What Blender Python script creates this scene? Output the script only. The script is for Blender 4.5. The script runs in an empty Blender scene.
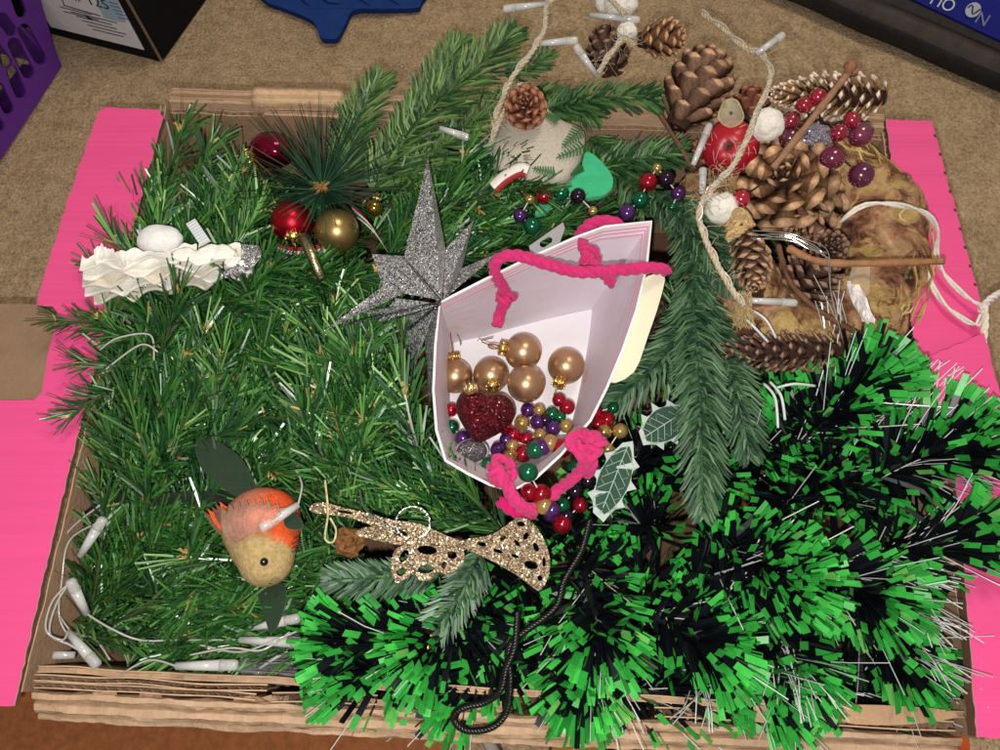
import bpy, math, random
from math import sin, cos, pi, radians as RAD
from mathutils import Vector as V, Matrix, noise
from mathutils.geometry import tessellate_polygon
random.seed(7)
scene = bpy.context.scene
col = scene.collection
rnd = random.random
def U(a, b): return a + (b - a) * random.random()

# ------------------------------------------------------------------ camera
RIM = 0.17                       # height of the carton's rim above the carpet
CZ = RIM + 0.513                 # camera height
F, TH = 750.0, RAD(20.3)         # focal length in photo pixels, tilt from straight down
CAM = V((0, 0, CZ))
cam_d = bpy.data.cameras.new('camera'); cam = bpy.data.objects.new('camera', cam_d)
col.objects.link(cam); cam.location = CAM; cam.rotation_euler = (TH, 0, 0)
cam_d.sensor_width = 36; cam_d.lens = 36 * F / 1000; cam_d.clip_start = 0.01; cam_d.clip_end = 20
scene.camera = cam
# ------------------------------------------------------------------ light: dim room + phone flash beside the lens
w = bpy.data.worlds.new('World'); scene.world = w; w.use_nodes = True
w.node_tree.nodes['Background'].inputs[0].default_value = (1, 0.93, 0.85, 1)
w.node_tree.nodes['Background'].inputs[1].default_value = 0.26
fl = bpy.data.lights.new('phone_flash', 'POINT'); flo = bpy.data.objects.new('phone_flash', fl)
col.objects.link(flo); flo.location = CAM + V((-0.012, -0.028, 0.004))
fl.energy = 10.4; fl.shadow_soft_size = 0.004; fl.color = (1, 0.98, 0.95)
ce = bpy.data.lights.new('ceiling_lamp', 'AREA'); ceo = bpy.data.objects.new('ceiling_lamp', ce)
col.objects.link(ceo); ceo.location = (0.5, 1.0, 2.3); ceo.rotation_euler = (RAD(-20), RAD(12), 0)
ce.energy = 16; ce.size = 0.5; ce.color = (1, 0.9, 0.75)
scene.view_settings.view_transform = 'Standard'; scene.view_settings.look = 'None'
scene.view_settings.exposure = 0.0; scene.view_settings.gamma = 1.0
scene.view_settings.use_curve_mapping = False
scene.cycles.max_bounces = 6

# ------------------------------------------------------------------ helpers
FW = V((0, sin(TH), -cos(TH)))
def ray(px, py):
    u, v = px - 500, py - 375
    return V((u, F * sin(TH) - v * cos(TH), -F * cos(TH) - v * sin(TH)))
def P(px, py, z):                                  # photo pixel at a known height -> world point
    d = ray(px, py); return CAM + d * ((z - CZ) / d.z)
def PP(px, py, o, n):                              # photo pixel on a known plane
    d = ray(px, py); return CAM + d * ((o - CAM).dot(n) / d.dot(n))
def S(p, n):                                       # n photo pixels at world point p, in metres
    return n * (p - CAM).dot(FW) / F
def lin(c): return c / 12.92 if c <= 0.04045 else ((c + 0.055) / 1.055) ** 2.4
def C(r, g, b): return (lin(r / 255), lin(g / 255), lin(b / 255))
def jit(c, a): k = 1 + U(-a, a); return tuple(max(0, x * k) for x in c)
def lerp(a, b, t): return tuple(x + (y - x) * t for x, y in zip(a, b))
def nz(v, s=1.0): return noise.noise(V(v) * s)

class MB:
    def __init__(s): s.v = []; s.f = []; s.c = []; s.uv = None
    def face(s, idx, c): s.f.append(tuple(idx)); s.c.append(c)
    def quad(s, a, b, c_, d, c):
        n = len(s.v); s.v += [a, b, c_, d]; s.face((n, n + 1, n + 2, n + 3), c)
    def grid(s, rows, c, close=False):             # rows: lists of points, c: colour or f(i,j)
        n = len(s.v); m = len(rows[0])
        for r in rows: s.v += r
        for i in range(len(rows) - 1):
            for j in range(m if close else m - 1):
                k = (j + 1) % m
                s.face((n + i * m + j, n + i * m + k, n + (i + 1) * m + k, n + (i + 1) * m + j), c(i, j) if callable(c) else c)
    def tube(s, pts, r, c, sides=6, cap=True):
        pts = [V(p) for p in pts]; m = len(pts)
        t = (pts[1] - pts[0]).normalized()
        a = t.orthogonal().normalized(); rows = []
        for i, p in enumerate(pts):
            t2 = (pts[min(i + 1, m - 1)] - pts[max(i - 1, 0)])
            t2 = t2.normalized() if t2.length > 1e-9 else t
            a = (a - t2 * a.dot(t2)); a = a.normalized() if a.length > 1e-6 else t2.orthogonal().normalized()
            b = t2.cross(a); t = t2
            rr = r(i / (m - 1)) if callable(r) else r
            rows.append([p + (a * cos(q) + b * sin(q)) * rr for q in (2 * pi * k / sides for k in range(sides))])
        n = len(s.v); s.grid(rows, c, True)
        if cap:
            cc = c(0, 0) if callable(c) else c
            s.face([n + k for k in range(sides)][::-1], cc)
            cc = c(m - 2, 0) if callable(c) else c
            s.face([n + (m - 1) * sides + k for k in range(sides)], cc)
    def rope(s, pts, R, c, strands=3, pitch=0.02, sides=6, vary=.06):
        pts = smooth(pts, 10); L = 0; acc = [0]
        for i in range(1, len(pts)): L += (pts[i] - pts[i - 1]).length; acc.append(L)
        n = max(8, int(L / pitch * 9)); k = 0; out = [[] for _ in range(strands)]
        a = None
        for i in range(n + 1):
            d = L * i / n
            while k < len(acc) - 2 and acc[k + 1] < d: k += 1
            f = (d - acc[k]) / max(1e-9, acc[k + 1] - acc[k]); p = pts[k].lerp(pts[k + 1], f)
            t = (pts[k + 1] - pts[k]).normalized()
            if a is None: a = t.orthogonal().normalized()
            a = (a - t * a.dot(t)).normalized(); b = t.cross(a)
            for q in range(strands):
                ph = 2 * pi * (d / pitch + q / strands)
                out[q].append(p + (a * cos(ph) + b * sin(ph)) * R * .52)
        for q in range(strands): s.tube(out[q], R * .56, jit(c, vary), sides)
    def ball(s, p, r, c, seg=20, rings=12, sc=(1, 1, 1), rough=0, fs=1):
        rows = []
        for i in range(rings + 1):
            th = pi * i / rings; row = []
            for j in range(seg):
                ph = 2 * pi * j / seg
                d = V((sin(th) * cos(ph), sin(th) * sin(ph), cos(th)))
                k = 1 + (rough * noise.noise(d * fs + V(p) * 31) if rough else 0)
                row.append(V(p) + V((d.x * sc[0], d.y * sc[1], d.z * sc[2])) * r * k)
            rows.append(row)
        s.grid(rows, c, True)
    def box(s, o, ax, ay, az, c):                  # corner o and three edges
        q = [o, o + ax, o + ax + ay, o + ay]; q += [p + az for p in q]; n = len(s.v); s.v += q
        for f in ((3, 2, 1, 0), (4, 5, 6, 7), (0, 1, 5, 4), (1, 2, 6, 5), (2, 3, 7, 6), (3, 0, 4, 7)):
            s.face([n + k for k in f], c)
    def plate(s, loops, top, down, c, cs=None):    # loops of 2D points (outer, holes), top(p)->3D, down: thickness vector
        flat = [p for l in loops for p in l]; T = [top(p) for p in flat]; n = len(s.v); m = len(flat)
        dn = down if callable(down) else (lambda p: down)
        s.v += T + [t + dn(p) for t, p in zip(T, flat)]
        for tri in tessellate_polygon([[V((p[0], p[1], 0)) for p in l] for l in loops]):
            s.face([n + i for i in tri], c); s.face([n + m + i for i in tri][::-1], cs or c)
        o = 0
        for l in loops:
            for i in range(len(l)):
                a, b = o + i, o + (i + 1) % len(l); s.face((n + a, n + b, n + m + b, n + m + a), cs or c)
            o += len(l)
    def build(s, name, m, parent=None, smooth=False, loc=None):
        me = bpy.data.meshes.new(name); me.from_pydata([tuple(p) for p in s.v], [], s.f)
        at = me.attributes.new('Col', 'FLOAT_COLOR', 'FACE')
        buf = []
        for c in s.c: buf += [c[0], c[1], c[2], 1]
        at.data.foreach_set('color', buf)
        if smooth: me.polygons.foreach_set('use_smooth', [True] * len(me.polygons))
        me.materials.append(m); me.update()
        return link(name, me, parent)
def link(name, me, parent=None):
    o = bpy.data.objects.new(name, me); col.objects.link(o)
    if parent: o.parent = parent
    return o
def tag(o, label, cat, group=None):
    o['label'] = label; o['category'] = cat
    if group: o['group'] = group
    return o
def struct(o): o['kind'] = 'structure'; return o
def thing(name, label, cat, group=None):
    o = bpy.data.objects.new(name, None); col.objects.link(o); o.empty_display_size = .01
    return tag(o, label, cat, group)
def smooth(pts, n=6, closed=False):                # Catmull-Rom
    pts = [V(p) for p in pts]; m = len(pts); out = []
    g = (lambda i: pts[i % m]) if closed else (lambda i: pts[max(0, min(m - 1, i))])
    for i in range(m if closed else m - 1):
        a, b, c, d = g(i - 1), g(i), g(i + 1), g(i + 2)
        for k in range(n):
            t = k / n
            out.append(.5 * ((2 * b) + (c - a) * t + (2 * a - 5 * b + 4 * c - d) * t * t + (3 * b - a - 3 * c + d) * t ** 3))
    if not closed: out.append(pts[-1])
    return out
def sm2(pts, n=5): return [(p.x, p.y) for p in smooth([(x, y, 0) for x, y in pts], n, True)]
def path(pp, n=6): return smooth([P(*p) for p in pp], n)
def frame(t, up=V((0, 0, 1))):
    t = t.normalized(); a = up - t * up.dot(t)
    a = a.normalized() if a.length > 1e-4 else t.orthogonal().normalized()
    return t, a, t.cross(a)

# ------------------------------------------------------------------ materials (colour per face in 'Col', relief and wear here)
def mt(name, rough=.5, metal=0., spec=.5, var=(0, 0), bump=(0, 0), coat=0., trans=0., sub=0., rvar=0., glitter=None, stretch=None, sheen=0., alpha=1.):
    m = bpy.data.materials.new(name); m.use_nodes = True; nt = m.node_tree; N = nt.nodes; L = nt.links
    b = N['Principled BSDF']; b.inputs['Roughness'].default_value = rough; b.inputs['Metallic'].default_value = metal
    b.inputs['Specular IOR Level'].default_value = spec; b.inputs['Coat Weight'].default_value = coat; b.inputs['Coat Roughness'].default_value = .08
    b.inputs['Transmission Weight'].default_value = trans; b.inputs['Sheen Weight'].default_value = sheen; b.inputs['Alpha'].default_value = alpha
    at = N.new('ShaderNodeAttribute'); at.attribute_name = 'Col'; c = at.outputs['Color']
    tc = N.new('ShaderNodeTexCoord'); vec = tc.outputs['Object']
    if stretch:
        mp = N.new('ShaderNodeMapping'); mp.inputs['Scale'].default_value = stretch; L.new(vec, mp.inputs[0]); vec = mp.outputs[0]
    def mul(fac, lo, hi):
        nonlocal c
        r = N.new('ShaderNodeMapRange'); r.inputs[3].default_value = lo; r.inputs[4].default_value = hi; L.new(fac, r.inputs[0])
        x = N.new('ShaderNodeVectorMath'); x.operation = 'SCALE'; L.new(c, x.inputs[0]); L.new(r.outputs[0], x.inputs['Scale']); c = x.outputs[0]
    if var[1]:
        n = N.new('ShaderNodeTexNoise'); n.inputs['Scale'].default_value = var[0]; n.inputs['Detail'].default_value = 6; n.inputs['Roughness'].default_value = .65
        L.new(vec, n.inputs['Vector']); r = n.outputs[0]
        q = N.new('ShaderNodeMapRange'); q.inputs[1].default_value = .3; q.inputs[2].default_value = .7; L.new(r, q.inputs[0]); mul(q.outputs[0], 1 - var[1], 1 + var[1])
    if rvar:
        oi = N.new('ShaderNodeObjectInfo'); mul(oi.outputs['Random'], 1 - rvar, 1 + rvar)
    if glitter:
        sc, lo, hi = glitter
        v = N.new('ShaderNodeTexVoronoi'); v.inputs['Scale'].default_value = sc; L.new(vec, v.inputs['Vector'])
        sp = N.new('ShaderNodeSeparateColor'); L.new(v.outputs['Color'], sp.inputs[0])
        pw = N.new('ShaderNodeMath'); pw.operation = 'POWER'; pw.inputs[1].default_value = 2.2; L.new(sp.outputs[0], pw.inputs[0]); mul(pw.outputs[0], lo, hi)
        ge = N.new('ShaderNodeNewGeometry'); a = N.new('ShaderNodeVectorMath'); a.operation = 'SUBTRACT'; a.inputs[1].default_value = (.5, .5, .5); L.new(v.outputs['Color'], a.inputs[0])
        a2 = N.new('ShaderNodeVectorMath'); a2.operation = 'MULTIPLY_ADD'; a2.inputs[1].default_value = (1.5, 1.5, 1.5); L.new(a.outputs[0], a2.inputs[0]); L.new(ge.outputs['Normal'], a2.inputs[2])
        nn = N.new('ShaderNodeVectorMath'); nn.operation = 'NORMALIZE'; L.new(a2.outputs[0], nn.inputs[0]); L.new(nn.outputs[0], b.inputs['Normal'])
    if bump[1]:
        n = N.new('ShaderNodeTexNoise'); n.inputs['Scale'].default_value = bump[0]; n.inputs['Detail'].default_value = 5; L.new(vec, n.inputs['Vector'])
        bp = N.new('ShaderNodeBump'); bp.inputs['Strength'].default_value = bump[1]; bp.inputs['Distance'].default_value = .002
        L.new(n.outputs[0], bp.inputs['Height']); L.new(bp.outputs[0], b.inputs['Normal'])
    L.new(c, b.inputs['Base Color'])
    return m
M = dict(
    pvc=mt('pvc_needles', .3, spec=.75, var=(60, .25), rvar=.25),
    fir=mt('moulded_fir', .44, spec=.4, var=(80, .18)),
    tinsel=mt('flat_foil_strips', .4, spec=.45, var=(90, .2)),
    fibre=mt('clear_fibre', .2, spec=.9, trans=.08),
    board=mt('corrugated_board', .9, spec=.1, var=(35, .13), bump=(300, .4)),
    pink=mt('pink_printed_board', .55, spec=.3, var=(14, .05), bump=(45, .45), stretch=(.15, 6, 1)),
    bark=mt('bark', .75, spec=.25, var=(90, .45), bump=(160, 1.0)),
    cone=mt('pine_cone_scale', .75, spec=.2, var=(260, .4), bump=(500, .5), rvar=.18),
    cone_part=mt('pine_cone_scale_grain', .75, spec=.2, var=(9, .5), rvar=.28),
    rope=mt('cotton_rope', .9, spec=.1, var=(400, .15), bump=(900, .5), sheen=.2),
    twine=mt('jute_twine', .95, spec=.05, var=(300, .3), bump=(700, .5)),
    satin=mt('satin_metallic', .33, metal=.85, var=(30, .03)),
    shiny=mt('shiny_metallic', .1, metal=.9),
    bead=mt('bead_lacquer', .16, metal=.7, coat=.4),
    gold=mt('gold_cap', .25, metal=1, bump=(500, .3)),
    glitter=mt('silver_glitter', .28, metal=.35, glitter=(1500, .3, 1.7)),
    gglit=mt('gold_glitter', .3, metal=.5, glitter=(1300, .35, 2.0)),
    rglit=mt('red_glitter', .25, metal=.4, glitter=(1000, .3, 2.3)),
    paper=mt('bag_paper', .55, spec=.35, var=(12, .05), bump=(25, .25)),
    felt=mt('felt', .95, spec=.05, var=(150, .08), bump=(600, .35), sheen=.3),
    cotton=mt('cotton_wool', .95, spec=.05, var=(70, .1), bump=(200, 1.0), sheen=.5),
    plastic=mt('plastic', .35, spec=.5, var=(40, .06)),
    clear=mt('clear_plastic', .1, spec=.9, alpha=.42),
    wire=mt('clear_wire', .16, spec=.8, trans=.3),
    wood=mt('twig_wood', .7, spec=.2, var=(140, .25), bump=(300, .5)),
    berry=mt('berry', .2, spec=.6, var=(150, .4), coat=.5),
    wax=mt('waxed_fruit', .38, spec=.5, var=(60, .25)),
    feather=mt('feather', .8, spec=.15, var=(250, .22), bump=(500, .5), stretch=(1, 1, 1)),
    cloth=mt('cloth', .9, spec=.1, var=(60, .12), bump=(500, .5)),
    linen=mt('linen_weave', .95, spec=.05, var=(500, .12), bump=(1100, .9), sheen=.2),
    film=mt('clear_film', .08, spec=1.0, alpha=.22),
    dark=mt('dark_leather', .6, spec=.3, var=(35, .4), bump=(120, .5)),
    print=mt('print', .6, spec=.2, var=(60, .06)),
)
def carpet_mat():
    m = bpy.data.materials.new('carpet'); m.use_nodes = True; nt = m.node_tree; N = nt.nodes; L = nt.links
    b = N['Principled BSDF']; b.inputs['Roughness'].default_value = 1; b.inputs['Specular IOR Level'].default_value = .05; b.inputs['Sheen Weight'].default_value = .1
    tc = N.new('ShaderNodeTexCoord')
    def ns(s, d=4):
        n = N.new('ShaderNodeTexNoise'); n.inputs['Scale'].default_value = s; n.inputs['Detail'].default_value = d; n.inputs['Roughness'].default_value = .7; L.new(tc.outputs['Object'], n.inputs[0]); return n.outputs[0]
    a, c2, big = ns(330, 2), ns(70), ns(7)
    r = N.new('ShaderNodeValToRGB'); e = r.color_ramp.elements
    e[0].position = .28; e[0].color = (*C(116, 92, 66), 1); e[1].position = .72; e[1].color = (*C(222, 192, 152), 1)
    mx = N.new('ShaderNodeMath'); mx.operation = 'MULTIPLY_ADD'; mx.inputs[1].default_value = .6; L.new(a, mx.inputs[0])
    m2 = N.new('ShaderNodeMath'); m2.operation = 'MULTIPLY'; m2.inputs[1].default_value = .4; L.new(c2, m2.inputs[0]); L.new(m2.outputs[0], mx.inputs[2])
    L.new(mx.outputs[0], r.inputs[0])
    mr = N.new('ShaderNodeMapRange'); mr.inputs[1].default_value = .3; mr.inputs[2].default_value = .7; mr.inputs[3].default_value = .86; mr.inputs[4].default_value = 1.1; L.new(big, mr.inputs[0])
    vs = N.new('ShaderNodeVectorMath'); vs.operation = 'SCALE'; L.new(r.outputs[0], vs.inputs[0]); L.new(mr.outputs[0], vs.inputs['Scale']); L.new(vs.outputs[0], b.inputs['Base Color'])
    bp = N.new('ShaderNodeBump'); bp.inputs['Strength'].default_value = .9; bp.inputs['Distance'].default_value = .004; L.new(a, bp.inputs['Height']); L.new(bp.outputs[0], b.inputs['Normal'])
    return m

def bark_mat():
    m = bpy.data.materials.new('mottled_bark'); m.use_nodes = True; nt = m.node_tree; N = nt.nodes; L = nt.links; b = N['Principled BSDF']
    b.inputs['Roughness'].default_value = .55; b.inputs['Specular IOR Level'].default_value = .35; tc = N.new('ShaderNodeTexCoord')
    def ns(sc, d, dist=0., w=0):
        n = N.new('ShaderNodeTexNoise'); n.inputs['Scale'].default_value = sc; n.inputs['Detail'].default_value = d; n.inputs['Roughness'].default_value = .68; n.inputs['Distortion'].default_value = dist
        mp = N.new('ShaderNodeMapping'); mp.inputs['Location'].default_value = (w, w, w); L.new(tc.outputs['Object'], mp.inputs[0]); L.new(mp.outputs[0], n.inputs[0]); return n.outputs[0]
    def ramp(f, st):
        r = N.new('ShaderNodeValToRGB'); e = r.color_ramp.elements
        while len(e) < len(st): e.new(.5)
        for x, (p_, c_) in zip(e, st): x.position = p_; x.color = (*c_, 1)
        L.new(f, r.inputs[0]); return r.outputs[0]
    base = ramp(ns(42, 8, .8), [(.36, C(70, 44, 34)), (.45, C(140, 92, 64)), (.53, C(188, 140, 104)), (.63, C(212, 172, 130))])
    gold = ramp(ns(30, 7, 1.6, 5), [(.3, C(190, 148, 80)), (.6, C(222, 192, 124)), (.8, C(236, 220, 168))])
    mk = ramp(ns(24, 9, 1.2, 9), [(.51, (0, 0, 0)), (.55, (.75, .75, .75)), (.64, (.95, .95, .95))])
    mx = N.new('ShaderNodeMix'); mx.data_type = 'RGBA'; L.new(mk, mx.inputs[0]); L.new(base, mx.inputs[6]); L.new(gold, mx.inputs[7]); L.new(mx.outputs[2], b.inputs['Base Color'])
    bp = N.new('ShaderNodeBump'); bp.inputs['Strength'].default_value = 1.0; bp.inputs['Distance'].default_value = .008; L.new(ns(60, 9, 1.0, 2), bp.inputs['Height']); L.new(bp.outputs[0], b.inputs['Normal'])
    return m
# ================================================================== the setting
mb = MB(); n = 40
mb.grid([[V((-1.6 + 3.2 * j / n, -1.2 + 3.2 * i / n, .004 * nz((j * .4, i * .4, 0)) - .003)) for j in range(n + 1)] for i in range(n + 1)], C(140, 115, 88))
struct(mb.build('carpet', carpet_mat(), smooth=True))

# ================================================================== the carton
BR, BRD, BRL = C(168, 136, 108), C(112, 86, 66), C(196, 164, 134)
PK = C(240, 84, 146)
h = CZ - RIM
cs = [P(15, 698, RIM), P(975, 733, RIM), P(885, 120, RIM), P(165, 115, RIM)]
BC = sum(cs, V()) / 4
ANG = RAD(-2.6); AX = V((cos(ANG), sin(ANG), 0)); AY = V((-sin(ANG), cos(ANG), 0)); BW, BD = .600, .457
def B(x, y, z): return BC + AX * x + AY * y + V((0, 0, z - RIM))
def inbox(p): d = p - BC; return d.dot(AX), d.dot(AY)
carton = thing('cardboard_box', 'open corrugated cardboard box with pink flaps folded outwards, full of Christmas decorations', 'box')
def board(name, x0, y0, x1, y1, z0, z1, th, parent, c=BR, flute=True, ragged=.0015, seed=0):
    """a corrugated board standing on edge from (x0,y0) to (x1,y1): two liners and a waved flute between, ragged top"""
    a, b = B(x0, y0, 0), B(x1, y1, 0); a.z = b.z = 0; d = (b - a); L = d.length; t = d.normalized(); nr = V((-t.y, t.x, 0))
    mb = MB(); n = max(6, int(L / .005)); lt = .0008
    for side in (0, 1):
        o = nr * (th * side - (lt if side else 0))
        rows = [[], [], [], []]
        for i in range(n + 1):
            p = a + t * (L * i / n); zz = z1 + ragged * (nz((L * i / n / .005 * .33, seed, 3)) + .35 * nz((i * 1.3, seed + 5, side)))
            w_ = nr * (.0016 * nz((i * .12, seed + 2, 0)) if ragged else 0)
            rows[0].append(p + o + V((0, 0, z0))); rows[1].append(p + o + w_ + V((0, 0, zz)))
            rows[2].append(p + o + w_ + nr * lt + V((0, 0, zz))); rows[3].append(p + o + nr * lt + V((0, 0, z0)))
        mb.grid(rows, lambda i, j: jit(BRL, .1) if i == 1 else jit(c, .03))
    if not flute:
        rr_ = []
        for i in range(n + 1):
            p = a + t * (L * i / n) + V((0, 0, z1 - .0012 + ragged * nz((i * .5, seed + 9, 1)))); rr_.append([p + nr * lt * .5, p + nr * (th * .5) + V((0, 0, .0012 * nz((i * .7, seed, 4)))), p + nr * (th - lt * .5)])
        mb.grid(rr_, lambda i, j: jit(lerp(BR, BRL, .5), .12))
    if flute:
        m = int(L / .0011); r0, r1 = [], []
        for i in range(m + 1):
            s = .5 + .5 * sin(i * pi / 3.2); k = nr * (lt + (th - 2 * lt) * s)
            zz = z1 + ragged * nz((L * i / m / .005 * .33, seed, 3)) - .0012
            p = a + t * (L * i / m) + k; zz += .001; r0.append(p + V((0, 0, zz - .03))); r1.append(p + V((0, 0, zz)))
        mb.grid([r0, r1], C(188, 156, 126))
    return mb.build(name, M['board'], parent)
X, Y = BW / 2, BD / 2
mb = MB(); mb.box(B(-X, -Y, .003), AX * BW, AY * BD, V((0, 0, .004)), BRD); mb.build('bottom', M['board'], carton)
board('side_wall', -X, -Y, -X, Y, .003, RIM - .002, .005, carton, seed=1)
board('side_wall', X, Y, X, -Y, .003, RIM - .002, .005, carton, seed=2)
# back wall: three layers with the raised handle tab
board('back_wall', -X + .004, Y - .006, X, Y - .006, .003, RIM - .004, .005, carton, seed=3)
board('back_wall', -X + .004, Y + .0005, X, Y + .0005, .003, RIM + .003, .005, carton, BRL, False, .0012, 4)
board('back_wall', -X + .006, Y + .0075, X, Y + .0075, .003, RIM + .005, .005, carton, BRL, False, .001, 5)
def pxx(px, py): return inbox(P(px, py, RIM + .01))[0]
board('handle_tab', pxx(262, 112), Y - .012, pxx(338, 112), Y - .012, .08, RIM + .006, .0045, carton, BR, False, .0006, 6)
def slab(name, px, z, th, c, m=M['board'], parent=None, cs=None, zf=None, n=4):
    mb = MB(); pp = sm2(px, n) if n > 1 else px
    mb.plate([pp], lambda p: P(p[0], p[1], zf(*p) if zf else z), V((0, 0, -th)), c, cs); return mb.build(name, m, parent)
mb = MB(); rows = []
for q_ in range(11):
    g_ = q_ / 10; row = []
    for i in range(41):
        f = i / 40; x = 251 + 93 * f; ed = min(1, f / .05, (1 - f) / .07) ** .5; y0 = 87 + 2 * f; y1 = 110 + f
        row.append(P(x, y0 + 4 * (1 - ed) + (y1 - y0 - 8 * (1 - ed)) * g_, RIM + .006 + .012 * (1 - g_ ** 3) * (.6 + .4 * ed) + .0012 * nz((f * 5, q_ * .9, 0)) + .0007 * nz((f * 30, q_ * 1.7, 0)) - (.01 if q_ == 0 else 0)))
    rows.append(row)
mb.grid(rows, lambda i, j: jit(lerp(BR, C(206, 172, 136), .4 + .6 * (i % 4 in (1, 2))), .07)); mb.build('handle_tab', M['board'], carton, True)
# front wall: crushed layers of double-wall board
board('front_wall', -X + .004, -Y + .0115, X - .004, -Y + .0115, .003, RIM - .006, .0042, carton, lerp(BR, BRL, .4), False, .0032, seed=11)
board('front_wall', -X + .006, -Y + .0068, -X + .155, -Y + .0068, .05, RIM - .001, .0042, carton, BRL, True, .001, 12)
board('front_wall', -X + .0065, -Y + .0024, -X + .148, -Y + .0024, .05, RIM - .0025, .0042, carton, BRL, True, .001, 13)
board('front_wall', -X + .158, -Y + .001, -X + .225, -Y + .003, .05, RIM - .003, .006, carton, BR, True, .002, 14)
mb = MB(); rows = []                                # the crushed outer layers of the front, folded over each other
nx = 260
for q_, (dy, dz) in enumerate([(-.0145, -.03), (-.0150, -.011), (-.0165, -.008), (-.0195, -.0085), (-.0215, -.011), (-.0222, -.015), (-.0245, -.0135), (-.0285, -.014), (-.0305, -.017), (-.031, -.021), (-.033, -.0205), (-.0355, -.022), (-.0362, -.03), (-.0362, -.1)]):
    row = []
    for i in range(nx + 1):
        f = i / nx; x = -X + .003 + (BW - .008) * f
        k = .0022 * nz((f * 14, q_ * .45, 1)) + .0012 * nz((f * 60, q_ * .8, 2)); e = .0016 * nz((f * 20, q_ * .5, 7)) + .0008 * nz((f * 90, q_ * 1.3, 3))
        row.append(B(x, -Y + dy * .9 + .0145 + e, RIM + dz + k + .003 * sin(f * 5)))
    rows.append(row)
mb.grid(rows, lambda i, j: jit(lerp(BR, BRL, .25 + .75 * (i in (2, 3, 6, 7, 10, 11))), .06)); mb.build('front_edge', M['board'], carton)
board('front_wall', X - .20, -Y + .0035, X - .012, -Y + .0035, .05, RIM - .004, .006, carton, BR, True, .002, 19)
slab('front_fold', [(752, 706), (768, 699), (830, 703), (838, 711), (830, 723), (756, 722)], RIM - .001, .008, C(198, 160, 128), parent=carton, n=3)
slab('front_fold', [(842, 706), (900, 706), (946, 710), (955, 718), (900, 725), (842, 722)], RIM - .003, .006, C(186, 150, 118), parent=carton, n=3)
# torn brown paper strips on the front edge
for k in range(14):
    px = U(60, 930); mb = MB(); wdt = U(20, 60)
    rows = []
    for i in range(3):
        rows.append([P(px + wdt * j / 6, 690 + .026 * px + i * U(4, 6) + U(-1.5, 1.5), RIM - .006 - .005 * i + .002 * rnd()) for j in range(7)])
    mb.grid(rows, jit(lerp(BRL, C(214, 180, 150), rnd()), .1)); mb.build('torn_paper', M['board'], carton)
# flaps
def flap(px, z, zf=None, ruff=True, th=.0038):
    pts = []
    for i, a in enumerate(px):
        b = px[(i + 1) % len(px)]; L = math.dist(a[:2], b[:2]); k = max(1, int(L / 7))
        for j in range(k):
            t = j / k; q = .9 if ruff and 0 < j else 0
            pts.append((a[0] + (b[0] - a[0]) * t + q * U(-1, 1), a[1] + (b[1] - a[1]) * t + q * U(-1, 1)))
    mb = MB(); f = zf or (lambda x, y: z)
    mb.plate([pts], lambda p: P(p[0], p[1], f(*p)), V((0, 0, -.0006)), PK, C(225, 200, 190))
    o = mb.build('flap', M['pink'], carton)
    m2 = MB()
    m2.plate([[(x, y) for x, y in pts]], lambda p: P(p[0], p[1], f(*p)) + V((0, 0, -.0009)), V((0, 0, -th)), BR, BRD); m2.build('flap_core', M['board'], o)
    return o
flap([(163, 117), (158, 110), (106, 107), (98, 112), (66, 205), (40, 290), (36, 305), (52, 306), (57, 312), (49, 350), (42, 392), (34, 400), (-8, 401), (-40, 401), (-70, 706), (14, 706), (60, 505), (112, 300)], RIM + .002)
flap([(886, 119), (932, 121), (945, 170), (986, 322), (984, 332), (1015, 480), (1040, 700), (1000, 705), (925, 420)], RIM + .001)
flap([(927, 357), (984, 333), (1008, 420), (1040, 560), (1060, 745), (977, 737), (964, 560), (952, 450)], RIM + .015, th=.009)
mb = MB()
for k in range(11):
    f = k / 10; x, y = 934 + 50 * f, 134 + 186 * f; mb.plate([[(x, y), (x + 2.2, y + .8), (x + 2.6, y + 3), (x + .6, y + 2.4)]], lambda p: P(*p, RIM + .0016), V((0, 0, -.0006)), C(84, 70, 62))
mb.build('perforations', M['board'], carton)['kind'] = 'stuff'
# brown board showing through the hand hole
slab('hand_hole_tab', [(-40, 304), (30, 304), (52, 307), (57, 313), (49, 352), (42, 392), (32, 402), (-40, 404)], RIM - .006, .005, C(150, 122, 98), parent=carton, n=1)

# ================================================================== things on the carpet around the carton
# purple basket: wall with slots
A0, B0 = P(62, 66, 0), P(0, 161, 0)
bs = (A0 - B0).normalized(); up = V((-.16, .02, 1)).normalized(); nb = bs.cross(up)
basket = thing('storage_basket', 'purple plastic basket with oval slots standing on the carpet beside the black box', 'basket')
def on_basket(p): return PP(p[0], p[1], A0, nb)
def ab(o, s, t): return o + bs * s + up * t
slots = [((24, 30), (40, 58), 6.5), ((14, 44), (28, 72), 6.5), ((12, 72), (20, 92), 6), ((-2, 88), (8, 108), 6), ((-14, 108), (0, 126), 5),
         ((14, -8), (21, 12), 5.5), ((2, 18), (11, 30), 6), ((-10, 40), (6, 62), 6), ((-26, 120), (-14, 142), 5), ((30, -20), (36, 2), 5)]
def capsule(a, b, r):
    a, b = V((*a, 0)), V((*b, 0)); t = (b - a).normalized(); nn = V((-t.y, t.x, 0)); o = []
    for k in range(9): q = pi * k / 8; o.append(a + nn * (r * cos(q)) - t * (r * sin(q)))
    for k in range(9): q = pi * k / 8; o.append(b - nn * (r * cos(q)) + t * (r * sin(q)))
    return [(p.x, p.y) for p in o]
mb = MB()
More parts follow.
